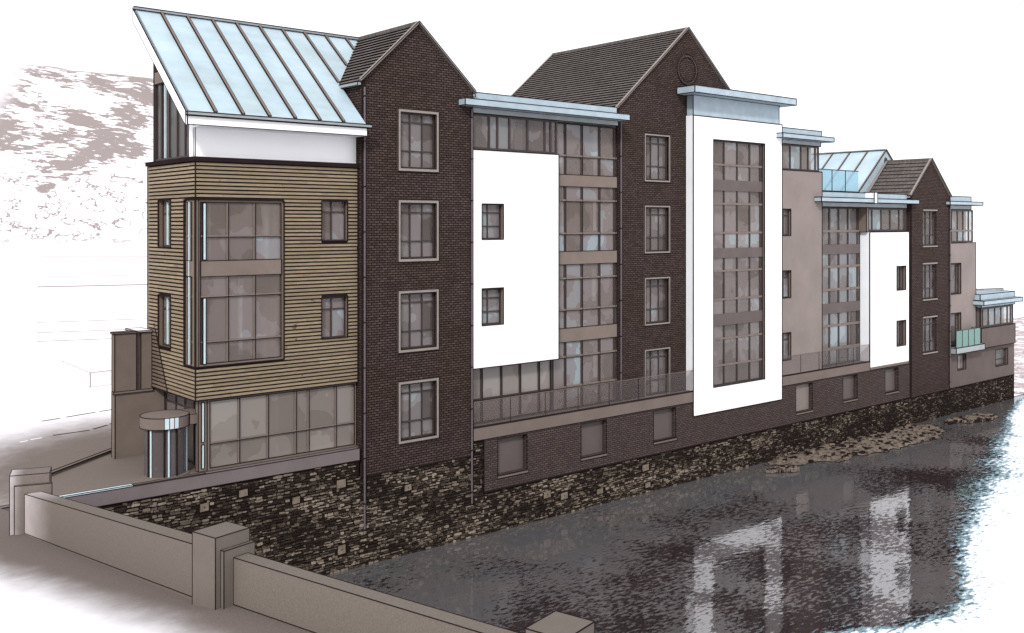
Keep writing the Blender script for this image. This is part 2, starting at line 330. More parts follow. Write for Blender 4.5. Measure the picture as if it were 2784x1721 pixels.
# ------------------------------------------------------------------ mesh helpers
class MB:
    def __init__(s): s.v = []; s.f = []; s.m = []; s.t = []; s.mats = []
    def slot(s, name):
        if name not in s.mats: s.mats.append(name)
        return s.mats.index(name)
    def poly(s, pts, mat, tone=0.5):
        i = len(s.v); s.v += [tuple(p) for p in pts]; s.f.append(tuple(range(i, i + len(pts))))
        s.m.append(s.slot(mat)); s.t.append(tone)
    def box(s, x0, x1, y0, y1, z0, z1, mat, ink=0.0, tone=0.5, edges='all'):
        P = [(x0, y0, z0), (x1, y0, z0), (x1, y1, z0), (x0, y1, z0), (x0, y0, z1), (x1, y0, z1), (x1, y1, z1), (x0, y1, z1)]
        for q in ((0, 1, 5, 4), (1, 2, 6, 5), (2, 3, 7, 6), (3, 0, 4, 7), (4, 5, 6, 7), (3, 2, 1, 0)): s.poly([P[k] for k in q], mat, tone)
        if ink:
            E = ((0, 1), (1, 5), (5, 4), (4, 0), (3, 0), (7, 4), (3, 7), (1, 2), (5, 6), (2, 6), (6, 7))
            if edges == 'front': E = E[:4]
            for a, b in E: s.bar(P[a], P[b], ink)
    def bar(s, a, b, w, mat='ink', h=None, tone=0.5):
        a = Vector(a); b = Vector(b); d = (b - a)
        if d.length < 1e-5: return
        d.normalize()
        up = Vector((0, 0, 1)) if abs(d.z) < 0.95 else Vector((0, 1, 0))
        r = d.cross(up).normalized(); u = r.cross(d).normalized()
        r *= w / 2; u *= (h or w) / 2
        P = [a - r - u, a + r - u, a + r + u, a - r + u, b - r - u, b + r - u, b + r + u, b - r + u]
        for q in ((0, 1, 5, 4), (1, 2, 6, 5), (2, 3, 7, 6), (3, 0, 4, 7), (4, 5, 6, 7), (3, 2, 1, 0)): s.poly([P[k] for k in q], mat, tone)
    def prism(s, pts, d, mat, ink=0.0, tone=0.5):
        """polygon pts (3D) swept by vector d"""
        d = Vector(d); A = [Vector(p) for p in pts]; B = [p + d for p in A]
        s.poly(A[::-1], mat, tone); s.poly(B, mat, tone)
        for i in range(len(A)):
            j = (i + 1) % len(A); s.poly([A[i], A[j], B[j], B[i]], mat, tone)
            if ink: s.bar(A[i], A[j], ink); s.bar(B[i], B[j], ink); s.bar(A[i], B[i], ink)
    def tube(s, a, b, r, mat, n=10):
        a = Vector(a); b = Vector(b); d = (b - a).normalized()
        up = Vector((0, 0, 1)) if abs(d.z) < 0.95 else Vector((1, 0, 0))
        x = d.cross(up).normalized(); y = d.cross(x)
        A = [a + (x * math.cos(k * 2 * math.pi / n) + y * math.sin(k * 2 * math.pi / n)) * r for k in range(n)]
        B = [p + (b - a) for p in A]
        s.poly(A[::-1], mat); s.poly(B, mat)
        for i in range(n): s.poly([A[i], A[(i + 1) % n], B[(i + 1) % n], B[i]], mat)
    def mesh(s, name, off=(0, 0, 0)):
        me = bpy.data.meshes.new(name)
        me.from_pydata([(p[0] - off[0], p[1] - off[1], p[2] - off[2]) for p in s.v], [], s.f)
        for k in s.mats: me.materials.append(M[k])
        me.polygons.foreach_set('material_index', s.m)
        at = me.attributes.new('tone', 'FLOAT', 'FACE'); at.data.foreach_set('value', s.t)
        bm = bmesh.new(); bm.from_mesh(me); bmesh.ops.recalc_face_normals(bm, faces=bm.faces); bm.to_mesh(me); bm.free()
        me.update(); return me
    def build(s, name, parent=None, kind=None):
        off = ROOTLOC.get(parent.name, (0, 0, 0)) if parent else (0, 0, 0)
        o = bpy.data.objects.new(name, s.mesh(name, off)); COL.objects.link(o)
        if parent: o.parent = parent; ROOTLOC[o.name] = off
        if kind: o['kind'] = kind
        return o
ROOTLOC = {}
def thing(name, label, cat, loc, group=None):
    o = bpy.data.objects.new(name, None); COL.objects.link(o); o.location = loc; o.empty_display_size = 0.5
    o['label'] = label; o['category'] = cat
    if group: o['group'] = group
    ROOTLOC[o.name] = loc; return o
def tag(o, label, cat, group=None):
    o['label'] = label; o['category'] = cat
    if group: o['group'] = group
    return o

def wall(mb, x0, x1, y, z0, z1, holes, mat, depth=0.22, ink=0.03, revmat=None):
    """front wall sheet (facing -Y) cut round rectangular holes, with reveals"""
    revmat = revmat or mat
    xs = sorted({x0, x1, *[min(max(h[i], x0), x1) for h in holes for i in (0, 1)]})
    zs = sorted({z0, z1, *[min(max(h[i], z0), z1) for h in holes for i in (2, 3)]})
    for i in range(len(xs) - 1):
        for j in range(len(zs) - 1):
            cx, cz = (xs[i] + xs[i + 1]) / 2, (zs[j] + zs[j + 1]) / 2
            if any(h[0] < cx < h[1] and h[2] < cz < h[3] for h in holes): continue
            mb.poly([(xs[i], y, zs[j]), (xs[i + 1], y, zs[j]), (xs[i + 1], y, zs[j + 1]), (xs[i], y, zs[j + 1])], mat)
    for a, b, c, d in holes:
        y2 = y + depth
        for q in ([(a, y, c), (a, y2, c), (a, y2, d), (a, y, d)], [(b, y, c), (b, y2, c), (b, y2, d), (b, y, d)],
                  [(a, y, c), (b, y, c), (b, y2, c), (a, y2, c)], [(a, y, d), (b, y, d), (b, y2, d), (a, y2, d)]): mb.poly(q, revmat)
        if ink: outline(mb, [(a, y, c), (b, y, c), (b, y, d), (a, y, d)], ink)
def outline(mb, pts, w):
    for i in range(len(pts)): mb.bar(pts[i], pts[(i + 1) % len(pts)], w)
def hull(mb, x0, x1, y0, y1, z0, z1, mat, top=True):
    """sides, back and top behind a front wall"""
    mb.poly([(x0, y0, z0), (x0, y1, z0), (x0, y1, z1), (x0, y0, z1)], mat)
    mb.poly([(x1, y0, z0), (x1, y1, z0), (x1, y1, z1), (x1, y0, z1)], mat)
    mb.poly([(x0, y1, z0), (x1, y1, z0), (x1, y1, z1), (x0, y1, z1)], mat)
    if top: mb.poly([(x0, y0, z1), (x1, y0, z1), (x1, y1, z1), (x0, y1, z1)], mat)

WCACHE = {}
def window(parent, x0, z0, y, w, h, cols, rows, fr='frame_dark', gl='glass_dark', bw=0.07, mw=0.06, spans=(), recess=0.14, surround=None, sill=None, name='window', ink=0.0, rowmat=None, spmat='spandrel'):
    """frame (part) > pane (sub-part), spandrel, surround. cols/rows are offsets of mullions and transoms from the lower left corner"""
    key = (round(w, 3), round(h, 3), tuple(cols), tuple(rows), fr, gl, bw, mw, tuple(spans), recess, surround, sill, ink, rowmat, spmat)
    first = key not in WCACHE
    if first:
        f = MB(); yf = recess
        for a, b in (((0, bw), (0, h)), ((w - bw, w), (0, h))): f.box(a[0], a[1], yf, yf + 0.09, b[0], b[1], fr)
        for a in (0, h - bw): f.box(bw, w - bw, yf + 0.004, yf + 0.086, a, a + bw, fr)
        for c in cols: f.box(c - mw / 2, c + mw / 2, yf + 0.002, yf + 0.08, bw, h - bw, fr)
        rm = rowmat or fr
        for r in rows: f.box(bw, w - bw, yf - 0.012, yf + 0.07, r - mw / 2, r + mw / 2, rm)
        if ink:
            for c in cols: f.bar((c + mw / 2, yf - 0.002, bw), (c + mw / 2, yf - 0.002, h - bw), ink)
            for r in rows: f.bar((bw, yf - 0.014, r - mw / 2), (w - bw, yf - 0.014, r - mw / 2), ink)
            outline(f, [(bw, yf, bw), (w - bw, yf, bw), (w - bw, yf, h - bw), (bw, yf, h - bw)], ink)
        xs = [0] + list(cols) + [w]
        parts = [('window', f.mesh('window'))]
        lims = [0] + sorted(v for s_ in spans for v in s_) + [h]
        for lo_, hi_ in zip(lims[0::2], lims[1::2]):
            p = MB(); zs = [lo_] + sorted(r for r in rows if lo_ < r < hi_) + [hi_]
            for i in range(len(xs) - 1):
                for j in range(len(zs) - 1):
                    p.poly([(xs[i], yf + 0.05, zs[j]), (xs[i + 1], yf + 0.05, zs[j]), (xs[i + 1], yf + 0.05, zs[j + 1]), (xs[i], yf + 0.05, zs[j + 1])], gl, random.random())
            parts.append(('pane', p.mesh('pane')))
        for a, b in spans:
            q = MB(); q.box(bw, w - bw, yf - 0.03, yf + 0.06, a, b, spmat)
            if ink: outline(q, [(bw, yf - 0.03, a), (w - bw, yf - 0.03, a), (w - bw, yf - 0.03, b), (bw, yf - 0.03, b)], ink)
            parts.append(('spandrel', q.mesh('spandrel')))
        if surround:
            q = MB(); s_ = surround
            for a in ((-s_, 0), (w, w + s_)): q.box(a[0], a[1], -0.05, 0.1, -s_, h + s_, 'surround')
            for a in ((-s_, 0), (h, h + s_)): q.box(0, w, -0.048, 0.1, a[0], a[1], 'surround')
            outline(q, [(-s_, -0.05, -s_), (w + s_, -0.05, -s_), (w + s_, -0.05, h + s_), (-s_, -0.05, h + s_)], 0.03)
            outline(q, [(0, -0.045, 0), (w, -0.045, 0), (w, -0.045, h), (0, -0.045, h)], 0.025)
            parts.append(('surround', q.mesh('surround')))
        if sill:
            q = MB(); q.box(-sill, w + sill, -0.06, 0.12, -0.13, -0.003, 'surround', ink=0.025)
            parts.append(('sill', q.mesh('sill')))
            if sill > 0.1:
                q = MB(); q.box(-0.08, w + 0.08, -0.05, 0.1, h + 0.003, h + 0.14, 'surround', ink=0.025); parts.append(('lintel', q.mesh('lintel')))
        WCACHE[key] = parts
    off = ROOTLOC[parent.name]
    top = None
    for nm, me in WCACHE[key]:
        o = bpy.data.objects.new(nm if nm != 'window' else name, me); COL.objects.link(o)
        if top is None: o.parent = parent; o.location = (x0 - off[0], y - off[1], z0 - off[2]); top = o
        else: o.parent = top
    return top
def part(parent, name): return MB(), parent, name
def downpipe(parent, x, y, z0, z1):
    m = MB(); m.tube((x, y, z0), (x, y, z1), 0.042, 'pipe')
    z = z1 - 0.4
    while z > z0: m.box(x - 0.06, x + 0.06, y - 0.05, y + 0.08, z, z + 0.05, 'ink'); z -= 1.9
    m.bar((x + 0.055, y - 0.01, z0), (x + 0.055, y - 0.01, z1), 0.025)
    return m.build('downpipe', parent)
def interior(parent, x0, x1, y, z0, z1, floors, walls=(), depth=2.6, drapes=()):
    m = MB()
    m.poly([(x0, y + depth, z0), (x1, y + depth, z0), (x1, y + depth, z1), (x0, y + depth, z1)], 'interior')
    for f in floors: m.box(x0 + 0.02, x1 - 0.02, y + 0.3, y + depth - 0.01, f - 0.12, f + 0.12, 'interior')
    for w in walls: m.box(w - 0.06, w + 0.06, y + 0.35, y + depth - 0.01, z0 + 0.02, z1 - 0.02, 'interior')
    for (a, b, c, d) in drapes:
        n = max(3, int((b - a) / 0.12))
        for i in range(n):
            xa = a + (b - a) * i / n; xb = a + (b - a) * (i + 1) / n; k = 0.08 * (i % 2)
            m.poly([(xa, y + 0.45 + k, c), (xb, y + 0.53 - k, c), (xb, y + 0.53 - k, d), (xa, y + 0.45 + k, d)], 'drape')
    return m.build('interior', parent)
def tiled_slope(mb, e0, e1, r0, r1, n, lift=0.075):
    """courses of tiles from eave e0-e1 to ridge r0-r1, each course lapping the one below"""
    e0, e1, r0, r1 = map(Vector, (e0, e1, r0, r1))
    nrm = (e1 - e0).cross(r0 - e0).normalized()
    if nrm.z < 0: nrm = -nrm
    for i in range(n):
        a, b = i / n, min(1.0, (i + 1.05) / n)
        A = e0.lerp(r0, a); B = e1.lerp(r1, a); C = e1.lerp(r1, b); D = e0.lerp(r0, b)
        L = nrm * lift
        mb.poly([A + L, B + L, C + nrm * 0.004, D + nrm * 0.004], 'tile', (i % 2) * 0.5 + random.random() * 0.06)
        mb.poly([A - nrm * 0.012, B - nrm * 0.012, B + L, A + L], 'ink')
        mb.poly([A, A + L, D], 'tile'); mb.poly([B, B + L, C], 'tile')
def gable_roof(parent, xl, xr, ze, xa, za, y0, y1, n, over=0.12):
    m = MB()
    sl = (za - ze) / (xa - xl); sr = (za - ze) / (xr - xa)
    tiled_slope(m, (xl - over, y0, ze - over * sl), (xl - over, y1, ze - over * sl), (xa, y0, za), (xa, y1, za), n)
    tiled_slope(m, (xr + over, y0, ze - over * sr), (xr + over, y1, ze - over * sr), (xa, y0, za), (xa, y1, za), n)
    o = m.build('roof', parent)
    c = MB(); c.bar((xa, y0 - 0.02, za + 0.03), (xa, y1, za + 0.03), 0.2, 'tile', 0.14); c.build('ridge_cap', o)
    for yy in (y0 - 0.03, y1 - 0.1):
        v = MB()
        for xe, s_ in ((xl - over, sl), (xr + over, sr)):
            a = (xe, yy, ze - over * s_); b = (xa, yy, za)
            v.bar(Vector(a) + Vector((0, 0, 0.06)), Vector(b) + Vector((0, 0, 0.06)), 0.16, 'surround', 0.12)
            v.bar(Vector(a) + Vector((0, -0.085, 0.115)), Vector(b) + Vector((0, -0.085, 0.115)), 0.03)
            v.bar(Vector(a) + Vector((0, -0.085, -0.0)), Vector(b) + Vector((0, -0.085, -0.0)), 0.03)
        v.build('verge', o)
    for xe, s_ in ((xl - over, sl), (xr + over, sr)):
        g = MB(); g.box(xe - 0.09, xe + 0.09, y0 + 0.05, y1 - 0.05, ze - over * s_ - 0.14, ze - over * s_ + 0.0, 'fascia2', ink=0.025)
        g.build('gutter', o)
    return o
def flat_roof(parent, x0, x1, ys, yb, z0, z1, px0, px1, pz, fx0, fx1, fz, inkw=0.035, mat='fascia'):
    """projecting slab, upstand set back on it and fascia below"""
    m = MB(); m.box(x0, x1, ys, yb, z0, z1, mat, ink=inkw); r = m.build('roof_slab', parent)
    m = MB(); m.box(px0, px1, ys + 0.6, yb - 0.05, z1 + 0.002, pz, mat, ink=inkw); m.build('parapet_upstand', r)
    m = MB(); m.box(fx0, fx1, ys + 0.6, ys + 0.9, fz, z0 - 0.002, 'fascia2', ink=inkw); m.build('fascia', r)
    return r

# ------------------------------------------------------------------ setting: water, ground, bridge deck, banks, hill
mb = MB(); mb.poly([(-60, -75, 0), (96, -75, 0), (96, 0.3, 0), (-60, 0.3, 0)], 'water'); mb.build('water', kind='structure')
mb = MB(); mb.poly([(-4000, -4000, -1.6), (6000, -4000, -1.6), (6000, 6000, -1.6), (-4000, 6000, -1.6)], 'far'); mb.build('far_ground', kind='structure')
mb = MB()
Lp = [(-300, 0.25), (84.3, 0.25), (84.3, 60), (2500, 60), (2500, 2500), (-300, 2500)]
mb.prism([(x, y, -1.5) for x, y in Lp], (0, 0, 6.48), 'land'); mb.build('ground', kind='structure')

# pale bank opposite, with a ragged shoreline
edge = [(98, 0.6), (90, -0.6), (83.7, -1.1), (76.8, -3.3), (67, -7.6), (58, -11.4), (51.8, -12.9), (47.0, -14.5), (42.2, -16.4), (37.9, -18.4), (35.8, -18.9), (33.6, -18.4), (31.6, -17.4), (29.8, -16.7), (27.6, -16.2), (25.4, -16.4), (24.6, -20), (24.4, -30), (24, -75)]
def ragged(pts, amp, step=0.5):
    out = []
    for (a, b), (c, d) in zip(pts[:-1], pts[1:]):
        L = math.hypot(c - a, d - b); n = max(1, int(L / step))
        for i in range(n):
            t = i / n; x = a + (c - a) * t; y = b + (d - b) * t
            k = noise.noise(Vector((x * 0.9, y * 0.9, 3.1))) * amp + noise.noise(Vector((x * 2.7, y * 2.7, 1.7))) * amp * 0.6
            nx, ny = -(d - b) / L, (c - a) / L
            out.append((x + nx * k, y + ny * k))
    out.append(pts[-1]); return out
sh = ragged(edge, 0.45)
from mathutils.geometry import tessellate_polygon
bp_ = [Vector((x, y, 0.05)) for x, y in sh] + [Vector((400, -75, 0.05)), Vector((400, 0.6, 0.05))]
me = bpy.data.meshes.new('river_bank'); me.from_pydata([tuple(v) for v in bp_], [], [tuple(t) for t in tessellate_polygon([bp_])]); me.materials.append(M['bank'])
rbk = bpy.data.objects.new('river_bank', me); COL.objects.link(rbk); rbk['kind'] = 'structure'
mb = MB(); mb.poly([(86.5, 0.4, 0.06), (96, -1.0, 0.06), (130, -1, 0.06), (160, 30, 0.06), (110, 36, 0.06), (88, 8, 0.06)], 'scrub'); mb.build('scrub_ground', kind='structure')
mb = MB(); mb.poly([(84.6, 0.3, 0.03), (600, 0.3, 0.03), (600, 59, 0.03), (84.6, 59, 0.03)], 'bank'); mb.build('low_ground', kind='structure')

# sky reflection painted on an added thin broken sheet along that shoreline, dense at the bank and thinning out over the water
def sky_sheen():
    m, nt, out = newmat('shore_foam')
    at = N(nt, 'ShaderNodeAttribute'); at.attribute_name = 'shore'
    v = world_pos(nt)
    mp = N(nt, 'ShaderNodeMapping'); mp.inputs['Rotation'].default_value = (0, 0, math.radians(40)); mp.inputs['Scale'].default_value = (0.75, 1.7, 1)
    nt.links.new(v, mp.inputs[0])
    n1 = noise_(nt, mp.outputs[0], 3.2, 4, 0.68); n2 = noise_(nt, v, 0.35, 2)
    f = math_(nt, 'ADD', math_(nt, 'MULTIPLY', at.outputs['Fac'], 0.52), math_(nt, 'ADD', math_(nt, 'MULTIPLY', n1, 0.85), math_(nt, 'MULTIPLY', n2, 0.25)))
    al = ramp(nt, f, [(0.80, (0, 0, 0)), (0.85, (1, 1, 1))]).outputs[0]
    col = ramp(nt, f, [(0.80, (0.115, 0.155, 0.17)), (0.88, (0.16, 0.22, 0.245)), (0.95, (0.25, 0.35, 0.395)), (0.99, (0.50, 0.60, 0.66)), (1.0, (0.85, 0.87, 0.92))]).outputs[0]
    d = N(nt, 'ShaderNodeBsdfDiffuse'); nt.links.new(col, d.inputs[0]); t = N(nt, 'ShaderNodeBsdfTransparent')
    mx = N(nt, 'ShaderNodeMixShader'); nt.links.new(al, mx.inputs[0]); nt.links.new(t.outputs[0], mx.inputs[1]); nt.links.new(d.outputs[0], mx.inputs[2]); nt.links.new(mx.outputs[0], out.inputs[0])
    return m
M['shore_foam'] = sky_sheen()
vs, fs, av = [], [], []
base = ragged(edge[1:-1], 0.15, 0.6); nb = len(base)
W_ = []
for i, (x, y) in enumerate(base):
    a = base[max(0, i - 6)]; b = base[min(nb - 1, i + 6)]; L = math.hypot(b[0] - a[0], b[1] - a[1])
    nx, ny = (b[1] - a[1]) / L, -(b[0] - a[0]) / L         # points off the bank over the water
    if nx * -0.6 + ny * 0.8 < 0: nx, ny = -nx, -ny
    wd = 2.0 if x < 40 else (2.0 + (x - 40) * 0.16 if x < 62 else max(1.5, 4.6 - (x - 62) * 0.2))
    for k in range(9):
        t = -0.5 + 1.5 * k / 8
        X, Y = x + nx * wd * t, min(-0.3, y + ny * wd * t)
        vs.append((X, Y, 0.062 - 0.04 * max(0, t))); av.append(max(0.0, 1.0 - max(0, t)) ** 1.7 + 0.3 * max(0, -t))
for i in range(nb - 1):
    for k in range(8):
        a = i * 9 + k; fs.append((a, a + 9, a + 10, a + 1))
me = bpy.data.meshes.new('foam'); me.from_pydata(vs, [], fs); me.materials.append(M['shore_foam'])
at = me.attributes.new('shore', 'FLOAT', 'POINT'); at.data.foreach_set('value', av)
fo = bpy.data.objects.new('foam', me); COL.objects.link(fo); fo['kind'] = 'stuff'

# gravel bar in the river
def gravel(name, outline_, label, seed):
    r_ = random.Random(seed); m = MB()
    pts = ragged(outline_ + outline_[:1], 0.62, 0.22)
    cx = sum(p[0] for p in pts) / len(pts); cy = sum(p[1] for p in pts) / len(pts)
    for (a, b), (c, d) in zip(pts[:-1], pts[1:]):
        ring = [(1.0, 0.015), (0.8, 0.10), (0.45, 0.17), (0.0, 0.20)]
        for (s0, z0), (s1, z1) in zip(ring[:-1], ring[1:]):
            q = [(cx + (a - cx) * s0, cy + (b - cy) * s0, z0), (cx + (c - cx) * s0, cy + (d - cy) * s0, z0), (cx + (c - cx) * s1, cy + (d - cy) * s1, z1), (cx + (a - cx) * s1, cy + (b - cy) * s1, z1)]
            m.poly(q if s1 > 0 else q[:3], 'gravel')
        m.bar((a, b, 0.02), (c, d, 0.02), 0.05, 'ink', 0.03)
    for k in range(700):
        t = r_.choice(pts); s_ = math.sqrt(r_.random()) * 0.92
        x = cx + (t[0] - cx) * s_; y = cy + (t[1] - cy) * s_; a = r_.uniform(0.05, 0.17); z = 0.2 - 0.17 * s_
        m.prism([(x + a * math.cos(q * 1.256 + k) * 1.3, y + a * math.sin(q * 1.256 + k), z - 0.02) for q in range(5)], (0, 0, a * 0.8 + 0.02), r_.choice(['gravel', 'stone_block', 'ink']))
    o = m.build(name); o['kind'] = 'stuff'; return o
gravel('gravel_bar', [(49.6, -0.5), (51.5, -1.8), (54.0, -2.6), (59.3, -3.4), (64.3, -3.5), (67.4, -2.6), (68.6, -1.2), (68.2, -0.25), (60, -0.15), (53, -0.15)], '', 5)
gravel('gravel_bar', [(69.4, -1.5), (72.85, -3.1), (75.5, -2.6), (74.6, -1.6), (72, -1.0)], '', 9)
gravel('gravel_bar', [(48.2, -1.6), (49.6, -2.5), (50.4, -2.2), (49.3, -1.6)], '', 11)

# hill, built on axes turned with the valley
ca, sa = math.cos(math.radians(49.85)), math.sin(math.radians(49.85))
def along(r, fw): return (ca * fw + sa * r, sa * fw - ca * r - 36)
prof = [(-420, 118), (-299, 112), (-270, 108), (-240, 104), (-222, 102.5), (-200, 97.5), (-160, 90), (-60, 70), (40, 45), (120, 18), (200, 3), (420, -4)]
def ridge_h(r):
    for (a, b), (c, d) in zip(prof[:-1], prof[1:]):
        if a <= r <= c: return b + (d - b) * (r - a) / (c - a)
    return 5.0
me = bpy.data.meshes.new('hill'); vs, fs, cs = [], [], []
NU, NV = 120, 60
for i in range(NU + 1):
    r = -420 + 840 * i / NU
    for j in range(NV + 1):
        t = j / NV; fw = 288 + 312 * t + (max(0, t - 0.9) * 0)
        x, y = along(r * (0.62 + 0.38 * t), fw)
        s_ = t ** 1.15
        z = 5.0 + (ridge_h(r) - 5.0) * s_ + noise.noise(Vector((x * 0.02, y * 0.02, 0))) * 5 * t * (1.2 - t) + noise.noise(Vector((x * 0.07, y * 0.07, 4))) * 1.4 * t
        if j == 0: z = 4.9
        vs.append((x, y, z)); cs.append((t, (r + 420) / 840, 0, 1))
for i in range(NU):
    for j in range(NV):
        a = i * (NV + 1) + j; fs.append((a, a + NV + 1, a + NV + 2, a + 1))
me.from_pydata(vs, [], fs); me.materials.append(M['hill'])
at = me.color_attributes.new('hmask', 'FLOAT_COLOR', 'POINT'); at.data.foreach_set('color', [q for c in cs for q in c])
for p in me.polygons: p.use_smooth = True
hill = bpy.data.objects.new('hill', me); COL.objects.link(hill); hill['kind'] = 'structure'

# faint field tracks and road lines on the pale ground
def strip(name, pts, w, mat, z=4.986):
    m = MB()
    for (a, b), (c, d) in zip(pts[:-1], pts[1:]):
        L = math.hypot(c - a, d - b); nx, ny = -(d - b) / L * w / 2, (c - a) / L * w / 2
        m.poly([(a - nx, b - ny, z), (c - nx, d - ny, z), (c + nx, d + ny, z), (a + nx, b + ny, z)], mat)
    o = m.build(name, kind='structure'); return o
for fw, w in ((178, 2.2), (150, 3.4), (96, 0.75), (87, 0.65), (80.5, 0.6)):
    strip('field_track', [along(-fw * 0.47, fw * 0.985), along(-fw * 0.43, fw), along(-fw * 0.36, fw * 1.03)], w, 'faint')
strip('hill_foot_path', [along(-135, 284), along(-118, 285), along(-90, 284)], 5.0, 'faint')
for pts in ([(13.41, 14.57), (14.3, 14.75)], [(14.6, 14.85), (16.1, 15.25)], [(16.3, 15.3), (17.6, 15.6)], [(12.9, 10.85), (14.5, 10.95)], [(14.7, 11.1), (15.5, 11.6)], [(15.65, 11.75), (16.6, 12.3)]):
    strip('road_marking', pts, 0.16, 'dash')
for pts in ([(11.4, 10.3), (11.75, 10.4)], [(11.9, 10.55), (12.4, 10.65)]): strip('road_marking', pts, 0.14, 'pave_white')
mb = MB(); K0, K1 = Vector((9.4, 2.35, 0)), Vector((14.3, 6.3, 0)); dv = (K1 - K0).normalized(); nv = Vector((-dv.y, dv.x, 0)) * 0.11
mb.prism([K0 - nv + Vector((0, 0, 4.95)), K1 - nv + Vector((0, 0, 4.95)), K1 + nv + Vector((0, 0, 4.95)), K0 + nv + Vector((0, 0, 4.95))], (0, 0, 0.14), 'concrete', ink=0.035)
mb.build('kerb', kind='structure')

# bridge: deck
DK = 6.63
a1 = Vector((-0.068, 0.998, 0)); a2 = Vector((0.242, -0.970, 0)); b2 = Vector((0.970, 0.242, 0))
P0 = Vector((8.34, -16.87, DK)); A1 = Vector((7.58, -5.76, 5.66))
mb = MB()
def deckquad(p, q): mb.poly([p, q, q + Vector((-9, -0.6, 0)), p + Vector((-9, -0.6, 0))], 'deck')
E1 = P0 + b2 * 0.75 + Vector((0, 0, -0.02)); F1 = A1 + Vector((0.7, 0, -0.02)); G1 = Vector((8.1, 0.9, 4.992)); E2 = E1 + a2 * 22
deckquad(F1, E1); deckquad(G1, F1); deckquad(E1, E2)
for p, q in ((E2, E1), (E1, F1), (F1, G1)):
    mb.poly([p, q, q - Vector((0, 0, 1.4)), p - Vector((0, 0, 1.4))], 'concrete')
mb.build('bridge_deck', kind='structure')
mb = MB()
mb.prism([(8.0, -6.0, -1), (8.75, -6.0, -1), (8.9, 0.2, -1), (8.0, 0.2, -1)], (0, 0, 5.7), 'stone'); mb.build('bridge_abutment', kind='structure')

def oriented_block(m, o, ax, bx, la, lb, z0, z1, mat, ink):
    """box on base point o spanning la along ax, lb along bx"""
    o = Vector((o[0], o[1], 0)); p = [o, o + ax * la, o + ax * la + bx * lb, o + bx * lb]
    m.prism([q + Vector((0, 0, z0)) for q in p], (0, 0, z1 - z0), mat, ink)
IW = 0.016
# far run of parapet: slopes down to the quay
b1 = Vector((0.998, 0.068, 0))
def sloped_parapet(p, q, bx, th, h, mat):
    m = MB()
    A = [p, p + bx * th, q + bx * th, q]
    m2 = [v + Vector((0, 0, -0.35)) for v in A]; top = [v + Vector((0, 0, h)) for v in A]
    for i in range(4):
        j = (i + 1) % 4; m.poly([m2[i], m2[j], top[j], top[i]], mat)
        m.bar(top[i], top[j], IW)
        m.bar(A[i] + Vector((0, 0, 0)), top[i], IW)
    m.poly(top, mat); m.bar(A[0] - bx * 0.004, A[3] - bx * 0.004, IW)
    return m
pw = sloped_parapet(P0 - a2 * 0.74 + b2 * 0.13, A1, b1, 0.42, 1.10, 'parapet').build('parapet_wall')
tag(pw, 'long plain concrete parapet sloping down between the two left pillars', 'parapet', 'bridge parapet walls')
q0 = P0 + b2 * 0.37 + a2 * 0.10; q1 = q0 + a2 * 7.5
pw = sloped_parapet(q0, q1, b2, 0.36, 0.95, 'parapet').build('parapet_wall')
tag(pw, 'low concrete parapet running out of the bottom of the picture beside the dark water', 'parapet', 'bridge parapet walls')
def pillar(name, base, ax, bx, la, lb, z0, z1, mat, label):
    t = thing(name, label, 'pillar', (base[0], base[1], z0), 'concrete bridge pillars')
    m = MB(); oriented_block(m, base, ax, bx, la, lb, z0 - 0.3, z1, mat, IW); m.build('shaft', t)
    m = MB(); o = Vector((base[0], base[1], 0)) - ax * 0.10 + bx * 0.13
    oriented_block(m, o, ax, bx, 0.0985, lb - 0.07, z0 - 0.3, z1 - 0.28, mat, IW); m.build('panel', t)
    return t
M['pillar'] = plain('pillar_concrete', (0.145, 0.123, 0.106), 0.1, 0.9, 0.9, 0.1, 0.1)
pillar('bridge_pillar', P0, -a2, b2, 0.74, 0.86, DK, 8.05, 'pillar', 'square concrete pillar standing between the two parapet runs in the foreground')
pillar('bridge_pillar', Vector((7.25, -5.49, 0)), Vector((0.315, 0.949, 0)), Vector((0.949, -0.315, 0)), 0.75, 1.03, 5.66, 7.27, 'pillar_far', 'leftmost squat pillar, pale and faded, at the upper end of the parapet')
pillar('bridge_pillar', P0 + a2 * 8.35, -a2, b2, 0.74, 0.86, DK, 8.05, 'pillar', 'pillar with only its flat top showing at the bottom edge against the water')

# low pale box in the ground at far left
t = MB(); bx0 = Vector((18.3, 23.2, 4.98))
t.prism([bx0, bx0 + Vector((4.4, 0.5, 0)), bx0 + Vector((6.0, 6.5, 0)), bx0 + Vector((0.2, 6.0, 0))], (0, 0, 0.85), 'pave_white')
for z in (0.0, 0.85):
    q = [bx0, bx0 + Vector((4.4, 0.5, 0)), bx0 + Vector((6.0, 6.5, 0)), bx0 + Vector((0.2, 6.0, 0))]
    for i in range(4): t.bar(q[i] + Vector((0, 0, z)), q[(i + 1) % 4] + Vector((0, 0, z)), 0.03, 'faint'); t.bar(q[i], q[i] + Vector((0, 0, 0.85)), 0.03, 'faint')
tag(t.build('planter_box'), 'faint low pale box on the white ground left of the grey tower', 'planter')

